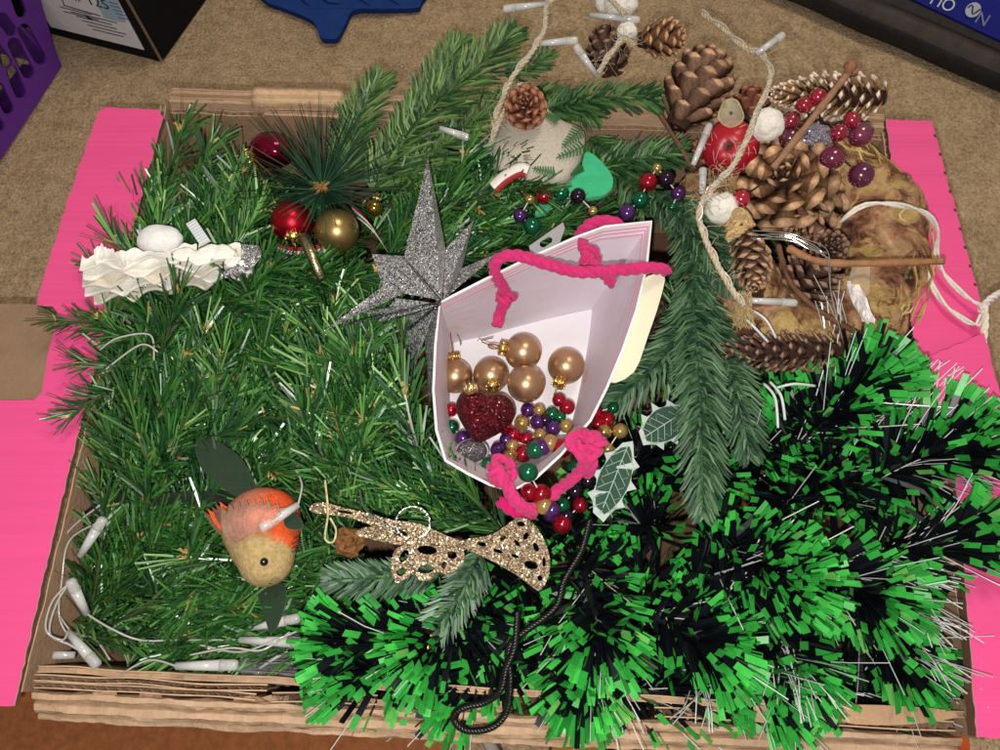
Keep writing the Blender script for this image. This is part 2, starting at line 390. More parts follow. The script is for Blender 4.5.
mb.plate([[(62, 66), (56, 52), (44, 12), (30, -40), (-60, -40), (-90, 190), (0, 161)]] + [capsule(*s) for s in slots if s[0][0] > -20 and s[0][1] > -15], on_basket, -nb * .003, C(92, 40, 138), C(74, 30, 116))
mb.build('wall', M['plastic'], basket)
mb = MB(); o = A0 - nb * .004
for d in (-1,): mb.box(A0 - nb * .004 + V((0, 0, .002)), -nb * .2, -bs * .004, up * .2, C(84, 36, 130))
mb.build('wall', M['plastic'], basket)
mb = MB(); mb.box(B0 - bs * .06 - nb * .004 + V((0, 0, .002)), bs * ((A0 - B0).length + .05), -nb * .2, V((0, 0, .004)), C(60, 24, 96)); mb.build('bottom', M['plastic'], basket)
for k, (px, py, c) in enumerate([((4), 62, C(214, 206, 210)), (3, 104, C(170, 60, 60))]):
    mb = MB(); p = on_basket((px, py)) - nb * .045; mb.ball(p, .032, c, 20, 14, (.7, 1, 1.2), .35, 2.2)
    tag(mb.build('folded_cloth', M['cloth'], smooth=True), ['white crumpled cloth inside the purple basket', 'dull red crumpled cloth inside the purple basket'][k], 'cloth')
# black carton with a label
Q0 = P(162, 62, 0); QL = P(52, 34, 0); QR = P(206, 0, 0)
u1 = (QL - Q0).normalized(); u2 = (QR - Q0).normalized(); uz = V((-.03, .06, 1)).normalized()
blk = thing('black_box', 'black cardboard box with a printed white label standing on the carpet', 'box')
mb = MB(); BK = C(26, 25, 27)
mb.box(Q0 + u1 * .003, u1 * .26, u2 * .003, uz * .2, BK); mb.build('front_panel', M['cloth'], blk)
mb = MB(); mb.box(Q0 + u2 * .004, u2 * .25, u1 * .003, uz * .2, C(22, 21, 23)); mb.build('side_panel', M['cloth'], blk)
mb = MB(); mb.box(Q0 + u1 * .0005 + u2 * .0005, u1 * .0022, u2 * .0022, uz * .19, C(120, 100, 82)); mb.build('corner_edge', M['board'], blk)
mb = MB(); mb.box(Q0 + u1 * .26 + u2 * .004, u1 * .003, u2 * .25, uz * .2, BK); mb.box(Q0 + u1 * .004 + u2 * .25, u1 * .25, u2 * .003, uz * .2, BK); mb.build('rear_panel', M['cloth'], blk)
nf = u1.cross(uz); nf = nf if nf.dot(CAM - Q0) > 0 else -nf
def on_lab(d): return lambda p: PP(p[0], p[1], Q0 + nf * d, nf)
mb = MB(); mb.plate([[(51, 27), (144, 50), (116, -2), (90, -40), (0, -40), (33, -2)]], on_lab(.0012), -nf * .001, C(222, 220, 222)); lab = mb.build('label', M['print'], blk)
mb = MB(); mb.plate([[(96, 2), (104, 18), (126, 23), (117, 0), (108, -8), (92, -8)]], on_lab(.0016), -nf * .0003, C(160, 184, 198)); mb.build('label_panel', M['print'], lab)
INK = C(60, 60, 66)
def stroke(mb, a, b, wd, d, c=INK): mb.plate([capsule(a, b, wd)], on_lab(d), -nf * .0002, c)
mb = MB()
for k in range(7):
    a = (60 + 4 * k, 7 + 4.6 * k) if k < 2 else (60 + 5.5 * k, 3 + 4.4 * k); L = U(30, 46)
    stroke(mb, a, (a[0] + L, a[1] + L * .245), .35, .0017)
stroke(mb, (64, 5.5), (100, 16), .4, .0017); stroke(mb, (62, -1), (64, 6), .4, .0017)
mb.plate([[(84, 14), (90, 17.5), (94, 21), (88, 19.5)]], on_lab(.0017), -nf * .0002, INK)
for k in range(5): stroke(mb, (108 + 2.5 * k, 2 + 3.8 * k), (118 + 2.5 * k, 4.5 + 3.8 * k), .4, .0019, C(90, 120, 150))
mb.build('printed_lines', M['print'], lab)
def text(s, origin, ux, uy, size, m, parent, c, name='lettering'):
    cu = bpy.data.curves.new(name, 'FONT'); cu.body = s; cu.size = 1; cu.extrude = .01
    t = bpy.data.objects.new('t', cu); col.objects.link(t)
    dg = bpy.context.evaluated_depsgraph_get(); me = bpy.data.meshes.new_from_object(t.evaluated_get(dg))
    bpy.data.objects.remove(t); nrm = ux.cross(uy)
    for v in me.vertices: v.co = origin + ux * (v.co.x * size) + uy * (v.co.y * size) + nrm * (v.co.z * size)
    at = me.attributes.new('Col', 'FLOAT_COLOR', 'FACE'); at.data.foreach_set('color', [x for _ in me.polygons for x in (*c, 1)])
    me.materials.clear(); me.materials.append(m); return link(name, me, parent)
lo = on_lab(.0018)
def lettering(s, p, q, hpx, m, parent, c, f):
    a, b = f(p), f(q); ux = (b - a).normalized(); nrm = nf; uy = (f((p[0] - .1, p[1] - hpx)) - a); uy = uy - ux * uy.dot(ux); hh = uy.length
    return text(s, a, ux, uy.normalized(), hh * 1.35, m, parent, c)
lettering('nr 125', (70, -1), (92, 5), 9, M['print'], lab, INK, lo)
# blue cloth
mb = MB()
bl = sm2([(255, -30), (262, -2), (284, 8), (306, 17), (315, 24), (321, 37), (330, 39), (338, 37), (346, 22), (354, 10), (380, 9), (414, 8), (421, 2), (424, -30)], 4)
mb.plate([bl], lambda p: P(p[0], p[1], .008 + .003 * nz((p[0] * .03, p[1] * .05, 0))), V((0, 0, -.007)), C(34, 62, 124), C(26, 48, 104))
for k in range(4):
    a = (270 + 30 * k, -10); mb.tube([P(a[0] + 10 * i, a[1] + U(3, 5) * i - 4, .01) for i in range(5)], lambda t: .004 * sin(pi * t) + .0005, C(36, 68, 132), 6)
tag(mb.build('cloth_bag', M['cloth'], smooth=False), 'crumpled dark blue fabric with a tab lying on the carpet', 'fabric')
# dark bag with blue band
e0, e1 = P(765, -6, 0), P(1010, 101, 0); t = (e1 - e0).normalized(); nr = V((-t.y, t.x, 0)); nr = nr if nr.y > 0 else -nr
e0 -= t * .15; L = (e1 - e0).length + .25
sbag = thing('dark_bag', 'dark grey bag with a blue lettered band lying on the carpet behind the pine cones', 'bag')
prof = [(0, .004), (-.004, .012), (.0, .026), (.006, .034), (.014, .037), (.018, .034), (.021, .035), (.034, .052), (.05, .066), (.062, .074), (.09, .095), (.14, .11), (.24, .11), (.24, .0)]
mb = MB(); nn = 60
mb.grid([[e0 + t * (L * i / nn) + nr * (a + .003 * nz((i * .2, a * 30, 0))) + V((0, 0, b)) for i in range(nn + 1)] for a, b in prof],
        lambda i, j: C(58, 50, 46) if 2 <= i <= 3 else C(30, 28, 28) if i < 5 else C(66, 60, 56))
mb.build('body', M['dark'], sbag, True)
def onb(d, e): return e0 + t * d + nr * e + V((0, 0, 0))
a_, b_ = V((0, 0, 0)), None
bz = nr * .028 + V((0, 0, .021)); bz.normalize(); bo = nr * .062 + V((0, 0, .081)); bn = t.cross(bz); bn = bn if bn.z > 0 else -bn
def bandpt(px, py): return PP(px, py, e0 + bo + bn * .0019, bn)
mb = MB(); mb.plate([[(880, -17), (915, 0), (1000, 40), (1060, 68), (1060, 20), (900, -60)]], lambda p: bandpt(*p) - bn * .0012, -bn * .008, C(34, 40, 124)); band = mb.build('band', M['cloth'], sbag)
ps = bandpt(985, 30) ; tx = -t; ty = -bz
text('N', bandpt(992, 16), tx, ty, .017, M['print'], band, C(120, 124, 150)); text('OU', bandpt(958, 2), tx, ty, .017, M['print'], band, C(190, 196, 210))
mb = MB(); pc = bandpt(973, 10); rr = .0075
mb.plate([[(rr * cos(q), rr * sin(q)) for q in (2 * pi * k / 24 for k in range(24))]], lambda p: pc + t * p[0] + bz * p[1], bn * .0006, C(170, 174, 188)); em = mb.build('round_emblem', M['print'], band)
mb = MB(); mb.tube([pc + bn * .0008 + t * (-.006 + .002 * k) + bz * (.004 * sin(k * 1.2)) for k in range(7)], .0008, C(40, 44, 90), 5); mb.build('emblem_stripe', M['print'], em)
# things in front of the carton, low on the floor
mb = MB(); mb.plate([[(-60, 690), (452, 690), (446, 800), (-60, 800)]], lambda p: P(p[0], p[1], .05), V((0, 0, -.045)), C(142, 84, 46)); tag(mb.build('wooden_board', M['wood']), 'reddish brown wooden board lying under the front of the pink flapped box', 'board')
mb = MB(); mb.plate([[(560, 690), (596, 690), (618, 800), (545, 800)]], lambda p: P(p[0], p[1], .04), V((0, 0, -.03)), C(150, 118, 52)); tag(mb.build('card_sheet', M['board']), 'ochre card sheet on the floor beside the wooden board', 'card')
mb = MB(); mb.tube([P(472, 700, .045), P(440, 760, .045)], .004, C(206, 176, 134), 8); tag(mb.build('cane', M['wood'], smooth=True), 'thin pale cane crossing the end of the wooden board', 'stick')
mb = MB(); mb.tube([P(470, 705, .06), P(500, 765, .06)], .005, C(160, 150, 140), 8); tag(mb.build('cane', M['plastic'], smooth=True), 'thin grey rod on the floor beside the pale cane', 'stick')
for k, (a, b, r, c) in enumerate([((662, 700), (648, 765), .011, C(226, 116, 40)), ((700, 745), (960, 742), .012, C(230, 96, 34))]):
    mb = MB(); mb.tube([P(*a, .05), P(*b, .05)], r, c, 12); tag(mb.build('orange_tube', M['plastic'], smooth=True), ['orange tube pointing away under the front of the box', 'orange tube running along the front of the box'][k], 'tube')
mb = MB(); mb.tube([P(600, 745, .045), P(640, 740, .045), P(700, 748, .045)], .02, C(34, 30, 34), 10); tag(mb.build('dark_pouch', M['cloth'], smooth=True), 'dark pouch on the floor between the ochre card and orange tube', 'pouch')

# ================================================================== green garlands (left half)
TAN = C(208, 170, 106)
def needle(mb, p, d, L, wd, c, side, bend):
    """flat strip with a slight bend, cut tip"""
    s = side * (wd / 2); q = p + d * (L * .5) + bend * .35; e = p + d * L + bend
    c2 = lerp(c, C(90, 160, 70), .12)
    n = len(mb.v); mb.v += [p - s * .7, p + s * .7, q + s, q - s, e + s * .75, e - s * .75]
    mb.face((n, n + 1, n + 2, n + 3), c); mb.face((n + 3, n + 2, n + 4, n + 5), c2)
GREENS = [C(34, 80, 34), C(54, 106, 44), C(80, 132, 58), C(114, 162, 82), C(22, 58, 34), C(38, 84, 56), C(152, 192, 126)]
def sprig_mesh(k):
    mb = MB(); L = U(.05, .075); n = 100
    cv = [V((0, U(-.01, .01), 0)), V((L * .5, 0, 0)), V((L, U(-.012, .012), U(0, .008)))]
    sp = smooth(cv, 8); mb.tube(sp, .0011, C(70, 84, 40), 5)
    tone = rnd()
    for i in range(n):
        f = i / n; p = sp[min(len(sp) - 1, int(f * (len(sp) - 1) + .5))] + V((U(-.002, .002), 0, 0))
        ax = V((1, 0, 0)); ph = U(0, 2 * pi); r = V((0, cos(ph), sin(ph)))
        a = RAD(U(20, 52)) * (1 - .4 * f ** 3); d = (ax * cos(a) + r * sin(a)).normalized()
        ln = U(.021, .032); sd = d.cross(V((U(-1, 1), U(-1, 1), U(-1, 1)))).normalized()
        c = jit(random.choice(GREENS[:3] + GREENS[4:5] if tone < .4 else GREENS if tone < .8 else GREENS[:2] + GREENS[4:6]), .25)
        needle(mb, p, d, ln, U(.0011, .0019), c, sd, V((U(-1, 1), U(-1, 1), U(-.6, .3))) * .004)
    for i in range(random.choice([5, 8, 13])):           # tan paper bits at stem and tip
        p = sp[random.choice([-1, -1, -2, random.randrange(len(sp))])]; d = V((U(.2, 1), U(-1, 1), U(-.2, 1))).normalized()
        needle(mb, p, d, U(.004, .008), .0016, jit(TAN, .25), d.orthogonal().normalized(), V((U(-1, 1), U(-1, 1), U(-1, 1))) * .002)
    me = bpy.data.meshes.new('sprig'); me.from_pydata([tuple(v) for v in mb.v], [], mb.f)
    at = me.attributes.new('Col', 'FLOAT_COLOR', 'FACE'); at.data.foreach_set('color', [x for c in mb.c for x in (*c, 1)])
    me.materials.append(M['pvc']); return me
SPR = [sprig_mesh(k) for k in range(16)]
def put(me, name, parent, p, d, roll, sc=1):
    o = link(name, me, parent); t, a, b = frame(d)
    R = Matrix((t, a, b)).transposed() @ Matrix.Rotation(roll, 3, 'X')
    o.matrix_basis = Matrix.Translation(p) @ R.to_4x4() @ Matrix.Diagonal((sc, sc, sc, 1)); return o
def inside(p, poly):
    x, y = p; r = False
    for i in range(len(poly)):
        (x1, y1), (x2, y2) = poly[i], poly[i - 1]
        if (y1 > y) != (y2 > y) and x < (x2 - x1) * (y - y1) / (y2 - y1) + x1: r = not r
    return r
def proj(p):
    d = p - CAM; f = d.dot(FW); return (500 + F * d.x / f, 375 - F * d.dot(V((0, cos(TH), sin(TH)))) / f)
BAGP = [(418, 300), (435, 285), (530, 245), (665, 210), (655, 300), (610, 425), (530, 512), (430, 480), (412, 390)]
def ok_spot(p, d, L=.092, out=-.002):
    for k in (0, .3, .6, .8, 1):
        q = p + d.normalized() * L * k
        if inside(proj(q), BAGP): return False
        x, y = inbox(q)
        if x < -X + out or x > X - .02 or y > Y - .026 or y < -Y + .012: return False
    return True
BAUP = [(240, 125), (315, 125), (372, 200), (372, 260), (268, 260), (262, 180)]
def garland(label, poly, spec, flow, sc=1.0):
    g = thing('pine_garland', label, 'garland'); xs = [p[0] for p in poly]; ys = [p[1] for p in poly]
    for z0, n, tilt in spec:
        k = 0; tries = 0
        pts = []
        while k < n and tries < 7000:
            tries += 1; q = (U(min(xs), max(xs)), U(min(ys), max(ys)))
            if not inside(q, poly): continue
            if any(math.dist(q, o) < 17 for o in pts) and tries < 3000: continue
            z = z0 + .024 * nz((q[0] * .019, q[1] * .019, 3)) + U(-.005, .005); p = P(*q, z)
            a = flow(*q) + U(-1.1, 1.1); d = V((cos(a), sin(a), U(*tilt)))
            p = p - d.normalized() * .03
            if not ok_spot(p, d): continue
            if z0 > .13 and any(inside(proj(p + d.normalized() * l_), BAUP) for l_ in (0, .04, .08)): continue
            pts.append(q); k += 1
            put(random.choice(SPR), 'sprig', g, p, d, U(0, 6.28), sc * U(.85, 1.15))
    return g
GU = [(130, 150), (240, 150), (330, 150), (370, 260), (330, 330), (440, 400), (450, 480), (300, 492), (180, 470), (92, 480), (85, 440), (105, 370), (120, 250)]
garland('bushy green artificial pine garland beneath the white ruffled ornament and silver star', GU, [(.095, 75, (-.2, .2)), (.14, 85, (-.1, .4)), (.172, 76, (0, .6))], lambda x, y: RAD(150 - x * .4))
GL = [(75, 500), (300, 505), (330, 560), (330, 660), (240, 668), (110, 668), (95, 600)]
garland('green artificial pine garland around the robin ornament', GL, [(.08, 36, (-.2, .2)), (.115, 44, (-.1, .4)), (.145, 50, (0, .5))], lambda x, y: RAD(60 if x < 220 else 200))
GT = [(380, 190), (520, 130), (560, 220), (520, 260), (440, 260), (400, 250)]
garland('green artificial pine garland between the silver star and the linen ornament', GT, [(.1, 26, (-.2, .2)), (.14, 30, (-.1, .5)), (.165, 26, (0, .6))], lambda x, y: RAD(20))
GF = [(320, 330), (440, 400), (440, 480), (505, 500), (490, 512), (400, 505), (330, 500), (300, 440)]
garland('green artificial pine garland against the pink and white gift bag', GF, [(.1, 20, (-.2, .2)), (.15, 26, (0, .5)), (.182, 34, (.1, .7))], lambda x, y: RAD(100))
# the sprig that hangs over the left flap
g = thing('pine_sprig', 'green artificial pine sprig poking out over the pink flap by the brown hand hole', 'sprig')
for q, a in (((138, 368), 178), ((135, 384), 205), ((140, 345), 160), ((150, 300), 150), ((135, 330), 175)):
    put(random.choice(SPR), 'sprig', g, P(*q, .18), V((cos(RAD(a)), sin(RAD(a)), .12)), U(0, 6), .72)

# ------------------------------------------------------------------ dark long-needled pick
g = thing('pine_pick', 'dark green long needled pine pick with a tan centre between the red and gold baubles', 'pine pick')
mb = MB(); c0 = P(322, 190, .19)
for i in range(190):
    a = U(0, 2 * pi); e = U(-.05, 1.1); d = V((cos(a), sin(a), e)).normalized(); L = U(.045, .068) * (.75 if sin(a) < -.3 else 1)
    cc = jit(random.choice([C(20, 52, 36), C(28, 66, 44), C(16, 40, 30), C(44, 84, 56)]), .2)
    p = c0 + d * .004; bend = V((U(-1, 1), U(-1, 1), -.5)) * .006
    mb.tube([p, p + d * L * .5 + bend * .3, p + d * L + bend], lambda t: .0006 * (1 - .6 * t), cc, 3, False)
mb.build('needles', M['fir'], g)
mb = MB()
for i in range(60):
    d = V((U(-1, 1), U(-1, 1), U(.1, 1))).normalized(); mb.tube([c0 + V((0, 0, .004)), c0 + d * U(.005, .011) + V((U(-1, 1), U(-1, 1), .5)) * .003], .0004, jit(C(170, 128, 76), .25), 3)
mb.build('centre', M['twine'], g)

# ------------------------------------------------------------------ moulded fir branches
def fir(name, parent, pp, hw, tones, step=2.3, tipk=.25, ang=56, n_top=.9):
    """pp: (px,py,z) list along the stem, base to tip; hw: half width in pixels"""
    pts = path(pp, 14); mb = MB(); L = sum((pts[i + 1] - pts[i]).length for i in range(len(pts) - 1))
    mid = pts[len(pts) // 2]; w_ = S(mid, hw); dl = S(mid, step); n = int(L / dl)
    mb.tube(pts, lambda t: .0014 - .0006 * t, jit(tones[0], .1), 5)
    for i in range(n):
        f = i / n; x = f * (len(pts) - 1); k = int(x); p = pts[k].lerp(pts[min(k + 1, len(pts) - 1)], x - k)
        t, a, b = frame(pts[min(k + 1, len(pts) - 1)] - pts[max(k - 1, 0)])
        env = min(1, (1 - f) / tipk) ** .45 * min(1, .75 + f * 3)
        for s in range(2 + int(n_top + rnd())):
            if s < 2: ph = (0 if s == 0 else pi) + U(-.35, .45) * (1 if s == 0 else -1)
            else: ph = U(.35, pi - .35)
            r = b * cos(ph) + a * sin(ph); an = RAD(ang + U(-5, 5)) * (1 - .45 * f ** 4); ln = w_ / sin(RAD(ang)) * env * U(.92, 1.05) * (1 if s < 2 else .7)
            if ln < .003: continue
            d = t * cos(an) + r * sin(an); cc = jit(random.choice(tones), .16); wd = .00098
            q0 = p + r * .0008; q1 = p + d * ln * .5 - t * ln * .05 + a * ln * .05; q2 = p + d * ln + t * ln * .16
            mb.tube([q0, q1, p.lerp(q2, .8), q2], lambda u: wd * (.8 if u < .1 else 1 if u < .8 else .25), cc, 4, False)
    return mb.build(name, M['fir'], parent)
YG = [C(82, 114, 60), C(98, 132, 70), C(64, 96, 54), C(122, 150, 88), C(50, 80, 46)]
BG = [C(54, 88, 58), C(68, 102, 68), C(40, 68, 48), C(94, 126, 90)]
MG = [C(54, 88, 50), C(70, 108, 58), C(42, 74, 44), C(94, 134, 76)]
g = thing('fir_branch', 'yellowish green moulded fir branch leaning over the back rim beside the raised brown tab', 'branch')
fir('tip', g, [(372, 190, .17), (420, 120, .19), (470, 75, .2), (516, 30, .205)], 29, YG)
fir('tip', g, [(385, 170, .165), (425, 95, .18), (462, 38, .185)], 22, YG)
fir('tip', g, [(340, 180, .17), (355, 125, .18), (382, 76, .185)], 24, YG)
fir('tip', g, [(400, 180, .17), (450, 140, .175), (500, 100, .178)], 26, YG)
mb = MB(); mb.tube(path([(350, 200, .165), (400, 180, .17), (450, 175, .16)]), .003, C(74, 56, 48), 6); mb.build('stem', M['wood'], g)
g = thing('fir_branch', 'green moulded fir branch with two tips below the small cones on the twine', 'branch')
fir('tip', g, [(545, 112, .18), (600, 98, .19), (668, 100, .195)], 20, MG)
fir('tip', g, [(530, 95, .175), (560, 100, .18), (598, 118, .18)], 20, YG)
fir('tip', g, [(505, 75, .15), (530, 68, .15), (548, 52, .15)], 15, MG)
g = thing('fir_branch', 'green moulded fir tip with red and purple beads at its lower edge', 'branch')
fir('tip', g, [(600, 168, .175), (640, 158, .185), (684, 152, .19)], 22, MG)
fir('tip', g, [(590, 140, .165), (625, 175, .17), (645, 215, .17)], 24, MG)
fir('tip', g, [(575, 150, .15), (592, 170, .15), (600, 205, .15)], 14, MG)
g = thing('fir_branch', 'large blue green moulded fir branch with three tips right of the gift bag', 'branch')
fir('tip', g, [(692, 280, .19), (697, 350, .2), (701, 420, .205), (703, 516, .2)], 29, BG)
fir('tip', g, [(694, 300, .185), (665, 355, .185), (608, 408, .175)], 24, BG)
fir('tip', g, [(698, 300, .185), (730, 370, .185), (750, 458, .178)], 25, BG)
fir('tip', g, [(655, 195, .18), (690, 225, .19), (715, 255, .195), (734, 288, .195)], 26, BG)
fir('tip', g, [(682, 200, .185), (692, 250, .19), (694, 300, .195)], 26, BG)
g = thing('fir_branch', 'blue green moulded fir branch with two tips under the gold filigree ornament', 'branch')
fir('tip', g, [(440, 570, .185), (385, 578, .19), (326, 580, .19)], 21, BG)
fir('tip', g, [(480, 555, .185), (462, 590, .188), (432, 634, .188)], 24, BG)

# ------------------------------------------------------------------ green and black fibre-optic tinsel tree
GT1, GT2, BKT = C(72, 194, 78), C(40, 146, 54), C(11, 15, 20)
tree = thing('fibre_optic_tree', 'black tinsel tree branches with bright green tips and clear optical fibres', 'tinsel tree')
def brush(base, tip, n=180, ln=.045, fibres=22, spread=(70, 30), dome=.45, fl=1.6, bare=False):
    a, b = P(*base), P(*tip); ax = (b - a).normalized(); L = (b - a).length; mb = MB(); fb = MB()
    t, u, v = frame(ax)
    mb.tube([a, b], .0025, C(24, 30, 28), 6)
    def strip(p, d, l, wd, full_black):
        s = d.cross(V((U(-1, 1), U(-1, 1), U(-1, 1)))).normalized() * wd / 2
        bend = V((U(-1, 1), U(-1, 1), U(-1, .2))) * l * .1
        P_ = lambda f: p + d * l * f + bend * f * f
        gt = U(.68, .8); fs = (0, .4, gt, 1)
        c = jit(BKT, .3); gc = jit(lerp(GT1, GT2, rnd()), .14)
        if rnd() < .05: gc = C(104, 176, 84)
        k = len(mb.v)
        for f in fs: q = P_(f); ww = s * (.6 if f == 0 else 1); mb.v.extend([q - ww, q + ww])
        for i in range(3): mb.face((k + 2 * i, k + 2 * i + 1, k + 2 * i + 3, k + 2 * i + 2), gc if i == 2 and not full_black else c)
    for i in range(n):
        f = rnd() ** .8 if rnd() > dome else 1
        p = a + ax * L * f; ph = U(0, 2 * pi); r = u * cos(ph) + v * sin(ph)
        an = RAD(spread[0] + (spread[1] - spread[0]) * f + U(-10, 10)) if f < 1 else RAD(spread[1] * math.sqrt(rnd()) * 1.5)
        d = (ax * cos(an) + r * sin(an)).normalized()
        strip(p, d, ln * U(.93, 1.04), U(.003, .005), rnd() < .14)
    for i in range(fibres):
        f = rnd(); p = a + ax * L * f; ph = U(0, 2 * pi); r = u * cos(ph) + v * sin(ph); an = RAD(U(8, 50))
        d = (ax * cos(an) + r * sin(an)).normalized(); l = ln * U(1.1, fl)
        fb.tube([p, p + d * l * .6, p + d * l + V((U(-1, 1), U(-1, 1), -.5)) * .003], .00034, C(226, 228, 226), 3, False)
    o = mb.build('branch', M['tinsel'], tree)
    if fibres: f_ = fb.build('optical_fibres', M['fibre'], o); f_['kind'] = 'stuff'
BRS = [((770, 470, .14), (850, 395, .185)), ((800, 440, .15), (862, 388, .195)), ((840, 500, .15), (940, 440, .195)), ((880, 470, .16), (955, 455, .2)),
       ((860, 560, .15), (950, 540, .19)), ((690, 575, .15), (775, 582, .205)), ((700, 540, .15), (760, 560, .2)), ((830, 600, .12), (890, 650, .15)),
       ((760, 610, .14), (790, 660, .17)), ((700, 640, .14), (760, 680, .165)), ((580, 560, .16), (598, 625, .205)), ((590, 590, .16), (585, 665, .19)),
       ((470, 640, .15), (365, 642, .18)), ((430, 660, .14), (370, 670, .165)), ((480, 610, .15), (440, 640, .175)), ((520, 630, .14), (470, 680, .15)),
       ((620, 690, .14), (690, 690, .15)), ((840, 690, .12), (880, 690, .12)), ((790, 560, .15), (860, 590, .19)), ((640, 610, .15), (700, 640, .18))]
for i, (a, b) in enumerate(BRS): brush(a, b, fibres=[18, 10, 14, 18, 26, 8, 6, 30, 26, 22, 10, 14, 8, 8, 4, 12, 12, 24, 22, 8][i])
# branches whose strips point up at the camera side
for a in [(650, 480), (690, 500), (740, 470), (780, 520), (730, 530), (660, 540), (830, 510), (800, 480), (900, 500), (620, 520), (560, 545), (530, 600), (500, 580), (660, 590), (450, 610), (870, 620), (760, 430), (930, 490), (540, 660), (720, 610)]:
    d = U(0, 6.28); brush((a[0], a[1], .12), (a[0] + 22 * cos(d), a[1] + 22 * sin(d), .145), n=54, fibres=2, spread=(85, 45), ln=.04)
for a in [(600, 500), (625, 480), (640, 450), (580, 520)]: brush((a[0], a[1], .09), (a[0] + 10, a[1] + 8, .105), n=50, fibres=0, spread=(85, 45), ln=.03)
mb = MB()                                           # loose fibres standing off the branches
for (x, y, dx, dy, n) in [(835, 350, -5, -60, 12), (900, 440, 70, -70, 10), (940, 470, 60, 20, 8), (850, 560, 90, 20, 26), (900, 600, 60, 40, 22), (790, 650, 30, 70, 16), (700, 680, -10, 50, 8), (590, 650, 30, 60, 20), (880, 420, 60, -60, 8), (920, 650, 50, 30, 14), (720, 590, 60, -60, 4), (620, 700, 8, 50, 6)]:
    for k in range(n):
        a = P(x + U(-12, 12), y + U(-12, 12), .17); b = P(x + dx * U(.7, 1.15) + U(-22, 22), y + dy * U(.7, 1.15) + U(-12, 12), U(.18, .22))
        mb.tube([a, a.lerp(b, .5) + V((0, 0, .004)), b], .00036, C(230, 230, 228), 3, False)
o = mb.build('optical_fibres', M['fibre'], tree); o['kind'] = 'stuff'

# ================================================================== silver star
star = thing('star_topper', 'silver glitter three dimensional star leaning on the gift bag', 'star')
def spt(tip, l, r, ridge, ztip, zb, zr, cdark=1):
    mb = MB(); T, Lf, Rt, Rg = P(*tip, ztip), P(*l, zb), P(*r, zb), P(*ridge, zr); c = tuple(x * cdark for x in C(214, 212, 214)); q = (CAM - Rg).normalized() * .0022
    n = len(mb.v); mb.v += [T, Lf, Rg, Rt, T - q, Lf - q, Rg - q, Rt - q]
    for f in ((0, 1, 2), (0, 2, 3), (6, 5, 4), (7, 6, 4), (1, 0, 4, 5), (0, 3, 7, 4), (2, 1, 5, 6), (3, 2, 6, 7)): mb.face(f, c)
    mb.build('point', M['glitter'], star)
spt((428, 158), (404, 256), (446, 250), (442, 300), .225, .215, .255)
spt((474, 220), (446, 248), (462, 268), (443, 300), .22, .215, .25)
spt((372, 254), (404, 256), (384, 290), (440, 300), .205, .21, .25)
spt((321, 333), (388, 282), (402, 294), (398, 288), .212, .228, .236)
spt((398, 268), (408, 264), (440, 292), (438, 302), .225, .232, .258)
spt((500, 252), (462, 268), (452, 292), (443, 300), .19, .2, .235)
spt((378, 322), (396, 298), (404, 308), (440, 304), .2, .215, .245)
spt((430, 405), (424, 330), (438, 330), (438, 306), .17, .19, .24)
spt((412, 375), (404, 318), (414, 316), (437, 305), .165, .185, .235)
spt((352, 312), (398, 306), (402, 316), (438, 305), .208, .22, .245)
mb = MB()
for a, b in (((440, 302), (345, 325)), ((440, 304), (396, 318)), ((440, 304), (408, 330))): mb.tube([P(*a, .245), P(*b, .21)], .0009, C(90, 88, 90), 5)
mb.build('rod', M['glitter'], star)

# ================================================================== gift bag
bag = thing('gift_bag', 'small pale pink and white paper gift bag lying open among the greenery, holding baubles', 'gift bag')
R_ = [(440, 303, .225), (485, 280, .228), (530, 258, .23), (575, 238, .231), (605, 227, .232), (651, 222, .235), (646, 268, .235), (636, 310, .234), (622, 350, .232), (606, 388, .23), (590, 420, .228), (560, 455, .225), (535, 478, .223), (512, 490, .222), (490, 484, .222), (468, 473, .221), (446, 460, .22), (437, 430, .221), (434, 390, .222), (436, 345, .224)]
F_ = [(452, 343), (485, 336), (520, 326), (550, 318), (572, 313), (592, 309), (591, 325), (588, 345), (583, 372), (577, 402), (570, 430), (548, 450), (530, 460), (512, 466), (494, 464), (478, 458), (462, 448), (453, 425), (450, 400), (450, 370)]
FZ = .105
rim = [P(*p) for p in R_]; flr = [P(*p, FZ) for p in F_]
cen = sum(rim, V()) / len(rim)
def wallpt(i, t, off):
    a, b = rim[i % 20], flr[i % 20]; p = a.lerp(b, t); o = (p - cen); o.z = 0
    return p + o.normalized() * off + V((0, 0, .0025 * nz((i * .7, t * 4, 0)) * (t > .15)))
LIL, WHT = C(236, 222, 232), C(244, 240, 242)
def bagcol(i, j): return (C(240, 150, 180) if i in (3, 5) else C(248, 232, 240)) if i < 7 else C(224, 212, 224)
TT = [0, .02, .04, .05, .075, .085, .115, .125, .2, .3, .42, .55, .7, .85, 1]
mb = MB(); mb.grid([[wallpt(i, t, 0) for i in range(20)] for t in TT], lambda i, j: (C(236, 130, 172) if i in (2, 4, 6) else C(246, 236, 241)) if i < 7 else C(232, 222, 231), True)
mb.build('lining', M['paper'], bag)
mb = MB(); mb.grid([[wallpt(i, t, .0009) for i in range(20)] for t in (0, .1, .4, 1)], lambda i, j: C(240, 226, 226), True)
mb.build('wall', M['paper'], bag)
mb = MB(); mb.tube([wallpt(i, 0, .0004) for i in range(20)] + [wallpt(0, 0, .0004)], .0009, C(250, 244, 244), 6, False); mb.build('rim_fold', M['paper'], bag)
mb = MB(); mb.plate([F_], lambda p: P(*p, FZ + .0005), V((0, 0, -.001)), WHT); mb.build('bottom', M['paper'], bag)
HP = C(206, 46, 112)
